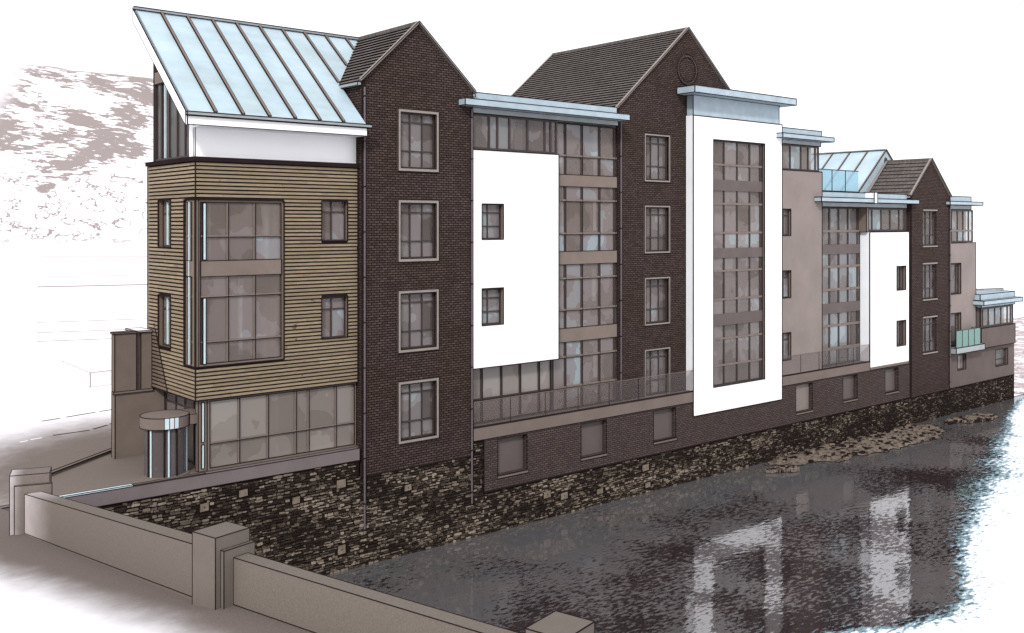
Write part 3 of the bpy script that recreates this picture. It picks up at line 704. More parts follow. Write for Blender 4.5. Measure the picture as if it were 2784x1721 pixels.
# ------------------------------------------------------------------ quay wall
qw = thing('quay_wall', 'long dark rubble stone wall rising from the water under all the buildings', 'stone wall', (46, 0, 0))
mb = MB(); rs = random.Random(21)
regs = [(7.9, 21.98, -1.2, 4.47), (21.98, 28.0, -1.2, 3.74), (28.0, 28.64, -1.2, 4.38), (28.64, 84.47, -1.2, 1.95)]
for x0, x1, z0, z1 in regs:
    mb.poly([(x0, 0, z0), (x1, 0, z0), (x1, 0, z1), (x0, 0, z1)], 'mortar')
    mb.poly([(x0, 0, z1), (x1, 0, z1), (x1, 0.6, z1), (x0, 0.6, z1)], 'stone')
mb.poly([(84.47, 0, -1.2), (84.47, 9, -1.2), (84.47, 9, 1.95), (84.47, 0, 1.95)], 'stone')
def stone_at(x, z, w, h, tone):
    j = lambda q: rs.uniform(-q, q)
    pts = []
    for dx, dz in ((-.5, -.28), (-.36, -.5), (.0, -.5), (.36, -.5), (.5, -.28), (.5, .28), (.36, .5), (.0, .5), (-.36, .5), (-.5, .28)):
        pts.append((x + dx * w + j(.06) * w, z + dz * h + j(.10) * h))
    yy = -0.02 - rs.random() * 0.025
    mb.poly([(a, yy, b) for a, b in pts], 'laid_stone', tone)
    for k in range(len(pts)):
        (a, b), (c, d) = pts[k], pts[(k + 1) % len(pts)]
        mb.poly([(a, yy, b), (c, yy, d), (c, 0.0, d), (a, 0.0, b)], 'laid_stone', tone * 0.6)
blocks = []
for k in range(26):
    x = rs.uniform(9.8, 40); zt = 4.2 if x < 21.5 else 3.5 if x < 27.6 else 1.7
    if 27.4 < x < 29 or 21.3 < x < 22.5: continue
    w, h = rs.uniform(0.3, 0.46), rs.uniform(0.26, 0.38); z = rs.uniform(0.3, zt - 0.2)
    if any(abs(x - a) < 0.9 and abs(z - b) < 0.6 for a, b, c, d in blocks): continue
    blocks.append((x, z, w, h))
    q = [(x - w / 2, z - h / 2), (x + w / 2, z - h / 2 + .02), (x + w / 2 - .01, z + h / 2), (x - w / 2 + .01, z + h / 2 - .02)]
    mb.prism([(a, -0.05, b) for a, b in q], (0, 0.05, 0), 'stone_block', tone=0.9)
    if rs.random() < 0.4: mb.box(x - 0.025, x + 0.025, -0.058, -0.04, z - 0.025, z + 0.025, 'ink')
def top_at(x): return 4.47 if x < 21.98 else 3.74 if x < 28.0 else 4.38 if x < 28.64 else 1.95
z = -0.1
while z < 4.45:
    hrow = rs.uniform(0.07, 0.135); x = 7.9 - rs.uniform(0, .3)
    while x < 84.4:
        w = rs.choice((0.10, 0.14, 0.18, 0.24, 0.3, 0.4)) * rs.uniform(0.8, 1.2)
        cx_, cz_ = x + w / 2, z + hrow / 2 + math.sin(x * 2.1 + z * 3) * 0.02 + rs.uniform(-.02, .02)
        hh = hrow * rs.choice((0.45, 0.6, 0.72, 0.9)); x += w
        if cx_ - w / 2 < 7.9 or cx_ + w / 2 > 84.45 or cz_ + hh / 2 > min(top_at(cx_ - w / 2), top_at(cx_ + w / 2)) - .01: continue
        if any(abs(cx_ - a) < (w + c) / 2 and abs(cz_ - b) < (hh + d) / 2 for a, b, c, d in blocks): continue
        far_ = noise.noise(Vector((cx_ * 0.35, cz_ * 0.8, 9)))
        tn = rs.betavariate(1.5, 1.9) + far_ * 0.4 - max(0, cx_ - 34) * 0.006
        stone_at(cx_, cz_, w * 0.9, hh, max(0.0, min(1.0, tn)))
    z += hrow
mb.build('stonework', qw)
mb = MB(); mb.box(7.9, 22.0, -0.04, 0.26, 4.472, 4.975, 'plinth', ink=0.025); mb.build('plinth_band', qw)
mb = MB(); mb.box(8.6, 12.6, -0.05, 0.14, 4.978, 5.03, 'paleblue', ink=0.02); mb.box(12.62, 15.3, -0.05, 0.10, 4.978, 5.01, 'beam', ink=0.02); mb.build('coping', qw)

# ------------------------------------------------------------------ timber clad corner building
TX0, TX1, TY, TZ0, TZ1, TYB = 15.02, 22.08, 0.25, 7.70, 16.72, 5.1
tb = thing('timber_clad_building', 'corner building clad in horizontal timber boards under a steep pale blue metal roof', 'building', (TX0, TY, 5.0))
big = (15.02, 18.67, 8.96, 15.28)
fh = [big, (20.36, 21.58, 13.65, 15.30), (20.36, 21.58, 9.63, 11.37)]
# end wall openings as (y0,y1,z0,z1)
def yat(px, X=TX0):
    r = (px - 1392) / 2706; return X * (sa - ca * r) / (ca + sa * r) - 36
eh = [(TY, 1.30, 8.96, 15.28), (2.62, 3.95, 13.42, 15.32), (2.62, 3.95, 9.45, 11.5)]
mb = MB()
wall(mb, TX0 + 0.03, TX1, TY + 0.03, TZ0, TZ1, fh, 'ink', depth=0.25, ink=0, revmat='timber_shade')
# backing of the end wall
ys = sorted({TY + 0.03, TYB, *[v for h in eh for v in h[:2] if v > TY + 0.03]}); zs = sorted({TZ0, TZ1, *[v for h in eh for v in h[2:]]})
for i in range(len(ys) - 1):
    for j in range(len(zs) - 1):
        cy, cz = (ys[i] + ys[i + 1]) / 2, (zs[j] + zs[j + 1]) / 2
        if any(h[0] < cy < h[1] and h[2] < cz < h[3] for h in eh): continue
        mb.poly([(TX0 + 0.03, ys[i], zs[j]), (TX0 + 0.03, ys[i + 1], zs[j]), (TX0 + 0.03, ys[i + 1], zs[j + 1]), (TX0 + 0.03, ys[i], zs[j + 1])], 'ink')
for a, b, c, d in eh[1:]:
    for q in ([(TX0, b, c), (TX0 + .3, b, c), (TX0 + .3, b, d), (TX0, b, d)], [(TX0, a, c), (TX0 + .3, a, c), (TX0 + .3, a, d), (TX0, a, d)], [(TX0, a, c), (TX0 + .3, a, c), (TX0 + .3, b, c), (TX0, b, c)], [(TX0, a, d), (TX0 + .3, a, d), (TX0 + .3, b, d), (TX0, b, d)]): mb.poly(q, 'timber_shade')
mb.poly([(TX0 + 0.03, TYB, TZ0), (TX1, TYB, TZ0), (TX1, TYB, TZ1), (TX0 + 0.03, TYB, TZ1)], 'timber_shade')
mb.poly([(TX0 + 0.03, TY + .03, TZ1), (TX1, TY + .03, TZ1), (TX1, TYB, TZ1), (TX0 + 0.03, TYB, TZ1)], 'ink')
mb.poly([(TX0 + 0.03, TY + .03, TZ0), (TX1, TY + .03, TZ0), (TX1, TYB, TZ0), (TX0 + 0.03, TYB, TZ0)], 'spandrel')
pitch = 0.1503; nrow = int(round((TZ1 - TZ0) / pitch)); rb = random.Random(4)
def cut(a, b, holes):
    seg = [(a, b)]
    for h0, h1 in holes:
        new = []
        for s0, s1 in seg:
            if h1 <= s0 or h0 >= s1: new.append((s0, s1)); continue
            if h0 > s0: new.append((s0, h0))
            if h1 < s1: new.append((h1, s1))
        seg = new
    return [s for s in seg if s[1] - s[0] > 0.02]
def joints(a, b):
    out = []; x = a - rb.uniform(0, 2.6)
    while x < b:
        n = x + rb.uniform(1.8, 3.6); s0, s1 = max(a, x), min(b, n)
        if s1 - s0 > 0.05: out.append((s0, s1))
        x = n
    return out
for k in range(nrow):
    z0 = TZ0 + 0.02 + k * pitch; z1 = z0 + 0.088
    for s0, s1 in cut(TX0 + 0.035, TX1 - 0.01, [(h[0], h[1]) for h in fh if z1 > h[2] - .01 and z0 < h[3] + .01]):
        for u0, u1 in joints(s0, s1): mb.box(u0 + 0.004, u1 - 0.006, TY - 0.005, TY + 0.028, z0, z1, 'timber', tone=rb.random())
    zc = (z0 + z1) / 2
    yd = 4.25 - max(0, min(1, (10.1 - zc) / 2.4)) * 1.3 if zc < 10.1 else TYB  # boards beyond this diagonal carry the tower's cast shadow in their colour
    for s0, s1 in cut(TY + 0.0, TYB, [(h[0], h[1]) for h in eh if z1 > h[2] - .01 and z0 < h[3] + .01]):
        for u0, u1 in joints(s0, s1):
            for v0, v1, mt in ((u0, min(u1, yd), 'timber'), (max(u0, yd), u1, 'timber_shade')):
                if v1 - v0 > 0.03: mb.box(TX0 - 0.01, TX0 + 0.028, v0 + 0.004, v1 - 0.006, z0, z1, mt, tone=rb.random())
mb.bar((TX0 - 0.005, TY, TZ0), (TX0 - 0.005, TY, 8.9), 0.035); mb.bar((TX0 - 0.005, TY, 15.3), (TX0 - 0.005, TY, TZ1), 0.035)
mb.bar((TX0 - .02, 4.25, 10.1), (TX0 - .02, 2.95, 7.7), 0.04)  # dark line along the edge of the painted shadow
mb.bar((TX1, TY - .01, TZ0), (TX1, TY - .01, TZ1), 0.06)
mb.bar((TX0, TY - .01, TZ0), (TX1, TY - .01, TZ0), 0.05); mb.bar((TX0 - .01, TY, TZ0), (TX0 - .01, TYB, TZ0), 0.05)
mb.bar((TX0 - 0.01, TYB, TZ0), (TX0 - .01, TYB, TZ1), 0.05)
for h in fh: outline(mb, [(h[0], TY - .01, h[2]), (h[1], TY - .01, h[2]), (h[1], TY - .01, h[3]), (h[0], TY - .01, h[3])], 0.04)
for h in eh: outline(mb, [(TX0 - .015, h[0], h[2]), (TX0 - .015, h[1], h[2]), (TX0 - .015, h[1], h[3]), (TX0 - .015, h[0], h[3])], 0.045)
mb.build('timber_wall', tb)
mb = MB(); mb.box(TX0 - 0.12, TX1, TY - 0.1, TYB, TZ1 + 0.003, TZ1 + 0.17, 'ink'); mb.build('cap_flashing', tb)
# corner window: front face part of a wrap-round window
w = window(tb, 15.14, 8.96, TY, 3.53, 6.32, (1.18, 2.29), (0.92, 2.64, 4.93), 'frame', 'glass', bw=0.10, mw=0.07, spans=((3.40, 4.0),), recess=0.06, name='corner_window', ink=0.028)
fr = MB()      # end-wall leaf of the same window
for y0_, y1_ in ((TY + 0.13, TY + 0.20), (1.22, 1.30)): fr.box(TX0 + .06, TX0 + .15, y0_, y1_, 8.96, 15.28, 'frame')
for z in (9.0, 9.88, 11.6, 13.89, 15.22): fr.box(TX0 + .055, TX0 + .145, TY + .2, 1.22, z - .04, z + .04, 'frame')
fr.box(TX0 + .03, TX0 + .13, TY + .2, 1.22, 12.36, 12.96, 'spandrel', ink=0.025)
fr.bar((TX0 + .05, 0.74, 9.0), (TX0 + .05, 0.74, 15.2), 0.05, 'frame_dark'); fr.bar((TX0 + .05, 0.95, 9.0), (TX0 + .05, 0.95, 15.2), 0.05, 'paleblue')
so = fr.build('side_window', tb)
for grp in (((9, 9.88), (9.88, 11.6), (11.6, 12.36)), ((12.96, 13.89), (13.89, 15.24))):
  pn = MB()
  for z0, z1 in grp: pn.poly([(TX0 + .1, TY + .2, z0), (TX0 + .1, 1.22, z0), (TX0 + .1, 1.22, z1), (TX0 + .1, TY + .2, z1)], 'glass', rb.random())
  pn.build('pane', so)
mb = MB(); mb.box(TX0 + 0.02, TX0 + 0.13, TY + 0.02, TY + 0.13, 8.97, 15.27, 'frame', ink=0.02); mb.build('corner_post', tb)
for z0, z1 in ((9.05, 11.55), (13.0, 15.15)):
    mb = MB(); mb.box(15.33, 15.45, TY + 0.03, TY + 0.055, z0, z1, 'paleblue', ink=0.03); mb.build('column', tb)
for z in (13.65, 9.63):
    window(tb, 20.36, z, TY, 1.22, 1.7, (0.55,), (1.2,), 'frame_dark', 'glass', bw=0.06, mw=0.05, recess=0.16)
# narrow end-wall windows
for z0, z1 in ((13.42, 15.32), (9.45, 11.5)):
    f = MB(); p = MB()
    for a, b in ((2.62, 2.70), (3.87, 3.95), (3.1, 3.16)): f.box(TX0 + .16, TX0 + .24, a, b, z0, z1, 'frame_dark')
    for z in (z0 + .04, z1 - .04, z1 - .55): f.box(TX0 + .165, TX0 + .235, 2.7, 3.87, z - .035, z + .035, 'frame_dark')
    f.bar((TX0 + .15, 3.36, z0 + .1), (TX0 + .15, 3.36, z1 - .1), 0.06, 'paleblue')
    o = f.build('narrow_window', tb)
    p.poly([(TX0 + .2, 2.66, z0), (TX0 + .2, 3.9, z0), (TX0 + .2, 3.9, z1), (TX0 + .2, 2.66, z1)], 'glass_dark', 0.6); p.build('pane', o)
# ground floor glazing, set back a little
window(tb, 15.55, 4.99, 0.33, 6.5, 2.70, (1.25, 2.46, 3.68, 4.26, 5.52), (1.02,), 'frame', 'glass_pale', bw=0.08, mw=0.07, recess=0.02, name='shopfront_window', ink=0.028)
mb = MB(); mb.box(15.18, 15.52, 0.36, 0.62, 4.99, 7.69, 'frame', ink=0.025); mb.box(15.3, 15.4, 0.33, 0.357, 5.1, 6.0, 'paleblue', ink=0.025); mb.box(15.3, 15.4, 0.33, 0.357, 6.1, 7.6, 'paleblue', ink=0.025); mb.build('corner_pier', tb)
f = MB(); p = MB()       # entrance glazing on the end wall
for y in (0.7, 1.55, 2.45, 3.35, 4.4): f.box(15.5, 15.58, y, y + 0.08, 4.99, 7.69, 'frame_dark')
for z in (5.03, 7.1, 7.62): f.box(15.505, 15.575, 0.78, 4.4, z, z + 0.06, 'frame_dark')
o = f.build('entrance_window', tb)
p.poly([(15.54, 0.7, 5.0), (15.54, 4.45, 5.0), (15.54, 4.45, 7.69), (15.54, 0.7, 7.69)], 'glass_dark', 0.5); p.build('pane', o)
mb = MB(); mb.box(15.6, 15.7, 4.42, TYB, 4.98, 7.69, 'render2'); mb.box(15.62, TX1, TYB - 0.05, TYB, 4.98, 7.69, 'render2'); mb.build('ground_floor_wall', tb)
interior(tb, 15.75, TX1 - .02, 0.4, 4.99, 16.6, (5.0, 7.9, 12.66), (18.6,), 3.6, ((15.6, 15.9, 13.0, 15.2), (18.0, 18.4, 12.95, 15.2), (17.0, 17.25, 9.2, 12.2)))
# a long table and pale bench behind the first floor glass, ramp of stairs on the ground floor
mb = MB()
for k in range(6): mb.bar((17.9 + k * .35, 1.0, 6.0 - k * .02), (19.9 + k * .35, 1.0, 5.1), 0.05, 'ink')
mb.build('stair_rail', tb)
# revolving entrance door
cx, cy = 14.15, 1.02
mb = MB(); n = 28
ring = [(cx + math.cos(q * 2 * math.pi / n), cy + math.sin(q * 2 * math.pi / n)) for q in range(n)]
R = 0.88
cir = [(cx + R * math.cos(q * 2 * math.pi / n), cy + R * math.sin(q * 2 * math.pi / n), 6.78) for q in range(n)] 
mb.prism([p_ for p_ in cir], (0, 0, 0.42), 'beam')
for i in range(n):
    for z in (6.78, 7.2): mb.bar((cir[i][0], cir[i][1], z), (cir[(i + 1) % n][0], cir[(i + 1) % n][1], z), 0.025)
mb.box(14.9, 15.5, 0.5, 1.7, 6.8, 7.18, 'beam', ink=0.02)
rd = mb.build('revolving_door', tb)
mb = MB()
for q in (-2.75, -2.35, -1.95, -1.6): 
    x, y = cx + .9 * math.cos(q), cy + .9 * math.sin(q); x2, y2 = cx + .9 * math.cos(q + .3), cy + .9 * math.sin(q + .3)
for q, mt in ((-1.92, 'paleblue'), (-1.72, 'drape'), (-1.52, 'paleblue')):
    for k in range(2):
        q0, q1 = q + k * 0.08, q + (k + 1) * 0.08
        mb.poly([(cx + .893 * math.cos(q0), cy + .893 * math.sin(q0), 6.80), (cx + .893 * math.cos(q1), cy + .893 * math.sin(q1), 6.80), (cx + .893 * math.cos(q1), cy + .893 * math.sin(q1), 7.19), (cx + .893 * math.cos(q0), cy + .893 * math.sin(q0), 7.19)], mt)
mb.build('fascia_light', rd)
mb = MB(); rg = 0.74
for i in range(n):
    a0, a1_ = i * 2 * math.pi / n, (i + 1) * 2 * math.pi / n
    mb.poly([(cx + rg * math.cos(a0), cy + rg * math.sin(a0), 5.03), (cx + rg * math.cos(a1_), cy + rg * math.sin(a1_), 5.03), (cx + rg * math.cos(a1_), cy + rg * math.sin(a1_), 6.775), (cx + rg * math.cos(a0), cy + rg * math.sin(a0), 6.775)], 'door_glass')
mb.build('curved_glass', rd)
mb = MB()
for ang in (0.5, 2.07, 3.64, 5.21): mb.poly([(cx, cy, 5.05), (cx + .7 * math.cos(ang), cy + .7 * math.sin(ang), 5.05), (cx + .7 * math.cos(ang), cy + .7 * math.sin(ang), 6.76), (cx, cy, 6.76)], 'door_glass')
mb.tube((cx, cy, 5.0), (cx, cy, 6.77), 0.04, 'ink'); mb.build('door_leaves', rd)
for ang, mt in ((-2.6, 'paleblue'), (-1.95, 'ink'), (-1.75, 'paleblue'), (-1.35, 'ink'), (-0.35, 'paleblue'), (-0.15, 'ink'), (-2.75, 'ink')):
    mb = MB(); mb.tube((cx + .78 * math.cos(ang), cy + .78 * math.sin(ang), 4.98), (cx + .78 * math.cos(ang), cy + .78 * math.sin(ang), 6.775), 0.033, mt); mb.build('post', rd)
mb = MB(); mb.prism([(cx + .9 * math.cos(q * .2244), cy + .9 * math.sin(q * .2244), 4.982) for q in range(28)], (0, 0, 0.03), 'beam'); mb.build('threshold', rd)
# top storey: white wall, gable glazing, roof
mb = MB()
mb.box(TX0 + 0.05, 22.1, 0.40, 0.55, TZ1 + 0.175, 18.3, 'white', ink=0.03)
mb.box(TX0 + 0.05, TX0 + 0.3, 0.552, 0.95, TZ1 + 0.175, 18.5, 'white_soft'); mb.build('white_wall', tb)
RX0, RX1, EY, EZ, RY, RZ = 14.29, 21.95, -0.6, 18.50, 4.8, 23.08
sl = (RZ - EZ) / (RY - EY)
def rz(y): return EZ + (y - EY) * sl
g = MB()
gx = TX0 + 0.32
cuty = [0.95, 1.35, 1.95, 2.75, 3.6, 4.4, 5.0]
o = None
for y in cuty[1:]: g.box(gx - .05, gx + .05, y - .05, y + .05, TZ1 + .175, rz(y) - 0.48, 'frame_dark')
g.box(gx - .1, gx + .04, 2.6, 5.0, 20.1, 20.62, 'beam', ink=0.03)
g.box(gx - .06, gx + .04, 0.96, 5.0, TZ1 + .18, TZ1 + .3, 'frame_dark')
g.bar((gx - .06, 3.9, TZ1 + .3), (gx - .06, 3.9, 20.1), 0.06, 'paleblue')
g.bar((gx - .06, 5.06, TZ1 + .1), (gx - .06, 5.06, rz(5.0) - .5), 0.1, 'frame_dark')
o = g.build('gable_window', tb)
p = MB()
M['glass_black'] = glass_mat('deep_glass', [(0.0, (0.03, 0.022, 0.02)), (0.4, (0.05, 0.04, 0.038)), (0.6, (0.075, 0.06, 0.06)), (0.75, (0.02, 0.016, 0.016))], 0.08, 0.35)
for a, b in zip(cuty[:-1], cuty[1:]): p.poly([(gx, a, TZ1 + .2), (gx, b, TZ1 + .2), (gx, b, rz(b) - .5), (gx, a, rz(a) - .5)], 'glass_black', rb.random())
p.build('pane', o)
mb = MB(); mb.poly([(TX0 + .35, RY - .06, 16.9), (24.9, RY - .06, 16.9), (24.9, RY - .06, RZ - .12), (TX0 + .35, RY - .06, RZ - .12)], 'render2'); mb.build('rear_wall', tb)
mb = MB(); mb.poly([(TX0 + 2.4, 0.6, TZ1 + .2), (TX0 + 2.4, 5.0, TZ1 + .2), (TX0 + 2.4, 5.0, rz(5) - .3), (TX0 + 2.4, 0.6, rz(.6) - .3)], 'frame_dark'); mb.build('inner_wall', tb)
mb = MB()
top = [(RX0, EY, EZ), (RX1, EY, EZ), (24.95, RY, RZ), (RX0, RY, RZ)]
# sheet stops at the valley against the brick gable roof
vy = EY + (20.45 - EZ) / sl
sheet = [(RX0, EY, EZ), (RX1, EY, EZ), (22.0, vy - 0.05, 20.42), (24.9, RY, RZ), (RX0, RY, RZ)]
mb.poly(sheet, 'zinc'); mb.poly([(x, y, z - 0.1) for x, y, z in sheet], 'white_soft')
nn = Vector((0, -sl, 1)).normalized()
for k in range(1, 10):
    x = 14.29 + 1.09 * k + 0.06
    y1_ = RY; y0_ = EY
    if x > 21.9: y0_ = vy + (RY - vy) * (x - 22.0) / 2.9
    if x > 24.6: continue
    a = Vector((x, y0_, rz(y0_))) + nn * 0.03; b = Vector((x, y1_, rz(y1_))) + nn * 0.03
    mb.bar(a, b, 0.085, 'frame', 0.10); mb.bar(a + Vector((0.055, 0, 0.0)), b + Vector((0.055, 0, 0.0)), 0.035, 'ink', 0.08); mb.bar(a + Vector((-0.05, 0, 0.0)), b + Vector((-0.05, 0, 0.0)), 0.025, 'ink', 0.06)
mb.bar((RX0, EY, EZ + .02), (RX0, RY, RZ + .02), 0.04)
mb.bar((RX0 + .1, EY, EZ + .03), (RX0 + .1, RY, RZ + .03), 0.03, 'fascia2')
ro = mb.build('roof', tb)
mb = MB(); mb.bar((RX0, RY, RZ + .05), (24.9, RY, RZ + .05), 0.16, 'fascia2', 0.10); mb.bar((RX0, RY - .08, RZ + .1), (24.9, RY - .08, RZ + .1), 0.035); mb.bar((RX0, RY - .1, RZ - .02), (24.9, RY - .1, RZ - .02), 0.03); mb.build('ridge_cap', ro)
mb = MB(); mb.prism([(RX0, EY, EZ - 0.01), (RX0, RY, RZ - 0.01), (RX0, RY, RZ - 0.52), (RX0, EY, EZ - 0.52)], (0.07, 0, 0), 'white', ink=0.02); mb.build('bargeboard', ro)
mb = MB(); mb.box(RX0 + .075, 22.0, EY - 0.02, EY + 0.1, 18.0, 18.32, 'white', ink=0.03); mb.box(TX0 - .05, 22.0, EY + .1, 0.4, 18.0, 18.05, 'white_soft'); mb.build('eaves_board', ro)
mb = MB(); mb.box(RX0 + .02, 22.18, EY - 0.12, EY + 0.03, 18.34, 18.47, 'fascia2', ink=0.035); mb.build('gutter', ro)

# ------------------------------------------------------------------ grey tower and wing at the far left
ct = thing('concrete_tower', 'plain brown grey concrete block left of the timber clad corner building', 'tower', (14, 4.6, 5.0))
mb = MB(); mb.box(13.5, 15.5, 4.56, 4.95, 4.95, 7.62, 'concrete', ink=0.03); mb.build('lower_wall', ct)
mb = MB(); mb.box(13.5, 14.36, 4.60, 4.93, 7.63, 9.95, 'concrete', ink=0.03); mb.box(14.36, 14.55, 4.74, 5.6, 7.63, 9.93, 'frame'); mb.box(14.55, 15.0, 4.64, 5.6, 7.63, 9.96, 'concrete', ink=0.03); mb.build('upper_wall', ct)
mb = MB(); mb.box(13.42, 15.0, 4.5, 4.7, 7.56, 7.66, 'concrete', ink=0.02); mb.build('ledge', ct)
mb = MB(); mb.box(13.45, 14.37, 4.56, 4.97, 9.955, 10.02, 'concrete', ink=0.025); mb.box(14.37, 15.0, 4.58, 5.9, 9.965, 10.02, 'pave_white', ink=0.03); mb.build('roof', ct)

# ------------------------------------------------------------------ brick gabled buildings
def brick_gable(x0, x1, y, yb, z0, ze, xa, za, wx, rows, label, ntiles, roof_y1, surround=None, sill=None, ww=1.89, wh=2.42, cols=(0.60, 1.24), trs=(0.75, 2.0), ink=0.04, gl='glass_dark'):
    t = thing('brick_gabled_building', label, 'building', ((x0 + x1) / 2, y, z0), 'brick gabled buildings in the row')
    m = MB(); holes = [(wx, wx + ww, r, r + wh) for r in rows]
    wall(m, x0, x1, y, z0, ze, holes, 'brick', depth=0.26, ink=0)
    hull(m, x0, x1, y, yb, z0, ze, 'brick', top=False)
    m.poly([(x0, y, ze), (x1, y, ze), (xa, y, za)], 'brick'); m.poly([(x0, yb, ze), (x1, yb, ze), (xa, yb, za)], 'brick')
    m.bar((x0, y - .005, z0), (x0, y - .005, ze), ink); m.bar((x1, y - .005, z0), (x1, y - .005, ze), ink); m.bar((x0 + .12, y - .005, z0), (x0 + .12, y - .005, ze), ink * .5)
    m.build('wall', t)
    gable_roof(t, x0, x1, ze, xa, za + 0.02, y - 0.02, roof_y1, ntiles)
    for r in rows:
        window(t, wx, r, y, ww, wh, cols, trs, 'frame_dark', gl, bw=0.07, mw=0.055, recess=0.13, surround=surround, sill=sill)
    interior(t, x0 + .05, x1 - .05, y + .1, z0 + .1, ze - .05, [r - 0.75 for r in rows], (), 2.2)
    return t
WR = [4.99, 8.92, 12.85, 16.78]
g1 = brick_gable(22.12, 27.97, -0.03, 10.0, 3.75, 20.43, 24.95, 23.09, 24.03, WR, 'narrow brick gable with four stone framed windows beside the timber building', 16, 10.0, surround=0.14)
# corbelled eave and pipes
downpipe(g1, 22.2, -0.1, 1.55, 20.1); downpipe(g1, 27.90, -0.09, 1.6, 19.6)
g2 = brick_gable(38.04, 49.34, 0.5, 11.7, 5.0, 20.49, 43.69, 25.29, 40.22, [5.06, 8.95, 12.86, 16.75], 'tallest brick gable with a long tiled roof and a round blind opening', 30, 11.7, surround=0.11, wh=2.40)
m = MB(); nseg = 40
for k in range(nseg):
    a, b = 2 * math.pi * k / nseg, 2 * math.pi * (k + 1) / nseg
    q = [(43.66 + r_ * math.cos(t_), 0.5 - 0.05, 23.03 + r_ * math.sin(t_)) for r_, t_ in ((0.70, a), (0.86, a), (0.86, b), (0.70, b))]
    m.prism(q, (0, 0.08, 0), 'brick_low')
    m.bar(q[1], q[2], 0.03); m.bar(q[0], q[3], 0.035)
m.poly([(43.66 + .7 * math.cos(2 * math.pi * k / nseg), 0.485, 23.03 + .7 * math.sin(2 * math.pi * k / nseg)) for k in range(nseg)], 'brick')
m.build('round_opening', g2)
g3 = brick_gable(67.46, 73.19, -0.1, 9.0, 1.96, 16.45, 70.32, 19.04, 69.2, [5.0, 8.9, 12.78], 'smaller brick gable at the far right end with three tall windows', 10, 3.38, sill=0.12, ww=2.0, wh=2.5, cols=(0.66, 1.33), ink=0.06, gl='glass_dim')
downpipe(g3, 73.1, -0.2, 2.2, 16.2)
downpipe(g2, 38.25, 0.42, 5.1, 20.2)

# ------------------------------------------------------------------ white panelled building with glazed strip
wp = thing('white_panelled_building', 'building with a large blank white panel and a tall glazed strip beside it', 'building', (33, 0.2, 5.0))
m = MB()
wall(m, 27.99, 33.38, 0.0, 7.70, 17.77, [(28.55, 29.85, 9.65, 11.37), (28.55, 29.85, 13.63, 15.29)], 'white', depth=0.3, ink=0.035, revmat='frame')
m.poly([(27.99, 0, 7.7), (33.38, 0, 7.7), (33.38, .5, 7.7), (27.99, .5, 7.7)], 'white'); m.poly([(33.38, 0, 7.7), (33.38, 0.6, 7.7), (33.38, 0.6, 17.77), (33.38, 0, 17.77)], 'white')
m.poly([(27.99, 0, 17.77), (33.38, 0, 17.77), (33.38, .6, 17.77), (27.99, .6, 17.77)], 'white')
outline(m, [(27.99, 0, 7.7), (33.38, 0, 7.7), (33.38, 0, 17.77), (27.99, 0, 17.77)], 0.045)
m.build('white_panel', wp)
m = MB(); hull(m, 28.0, 38.03, 0.62, 10, 5.0, 20.0, 'render2'); m.build('rear_wall', wp)
for z in (9.65, 13.63): window(wp, 28.55, z, 0.0, 1.30, 1.69, (0.5,), (0.62, 1.25), 'frame_dark', 'glass_dark', bw=0.08, mw=0.05, recess=0.2)
window(wp, 28.0, 17.80, 0.12, 5.42, 1.66, (1.12, 1.62, 2.36, 3.5, 4.62, 5.0), (), 'frame_dark', 'glass_grey', bw=0.10, mw=0.11, recess=0.04, name='clerestory_window')
gx0 = 33.42
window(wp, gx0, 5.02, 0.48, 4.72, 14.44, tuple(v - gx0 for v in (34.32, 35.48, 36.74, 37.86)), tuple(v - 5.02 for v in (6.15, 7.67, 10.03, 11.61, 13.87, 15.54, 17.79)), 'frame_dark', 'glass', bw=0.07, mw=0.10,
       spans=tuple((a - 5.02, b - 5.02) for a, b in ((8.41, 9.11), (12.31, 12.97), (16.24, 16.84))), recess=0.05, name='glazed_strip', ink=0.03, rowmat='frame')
window(wp, 28.0, 5.02, 0.48, 5.40, 2.68, (0.38, 0.96, 2.15, 3.33, 4.55), (1.13,), 'frame_dark', 'glass_pale', bw=0.08, mw=0.09, recess=0.05, name='terrace_window', ink=0.03)
interior(wp, 28.05, 37.98, 0.7, 5.0, 19.6, (5.0, 8.75, 12.65, 16.55), (33.4,), 2.8, ((34.4, 34.9, 16.9, 19.3), (36.9, 37.3, 16.9, 19.2), (34.4, 35.1, 13.0, 16.2), (36.9, 37.2, 14.0, 16.0), (34.4, 35.0, 10.2, 12.2), (36.8, 37.2, 10.3, 12.0), (34.4, 34.8, 6.5, 8.3), (36.9, 37.5, 6.3, 8.2), (28.4, 28.8, 17.9, 19.3), (29.7, 29.95, 17.9, 19.3), (31.5, 32.1, 17.9, 19.3)))
flat_roof(wp, 27.2, 37.94, -0.5, 6, 19.72, 20.02, 28.02, 37.6, 20.42, 28.02, 37.7, 19.46)
# pale lamp-shaped discs added behind the clerestory to imitate reflections in the glass
m = MB()
for x in (28.65, 30.9, 34.6, 36.9):
    for k in range(10):
        a, b = k * .628, (k + 1) * .628
        m.poly([(x, 0.62, 19.4), (x + .28 * math.cos(a), 0.62 + .28 * math.sin(a) * .5 + .2, 19.28), (x + .28 * math.cos(b), 0.62 + .28 * math.sin(b) * .5 + .2, 19.28)], 'drape')
m.build('lamp_shade', wp)

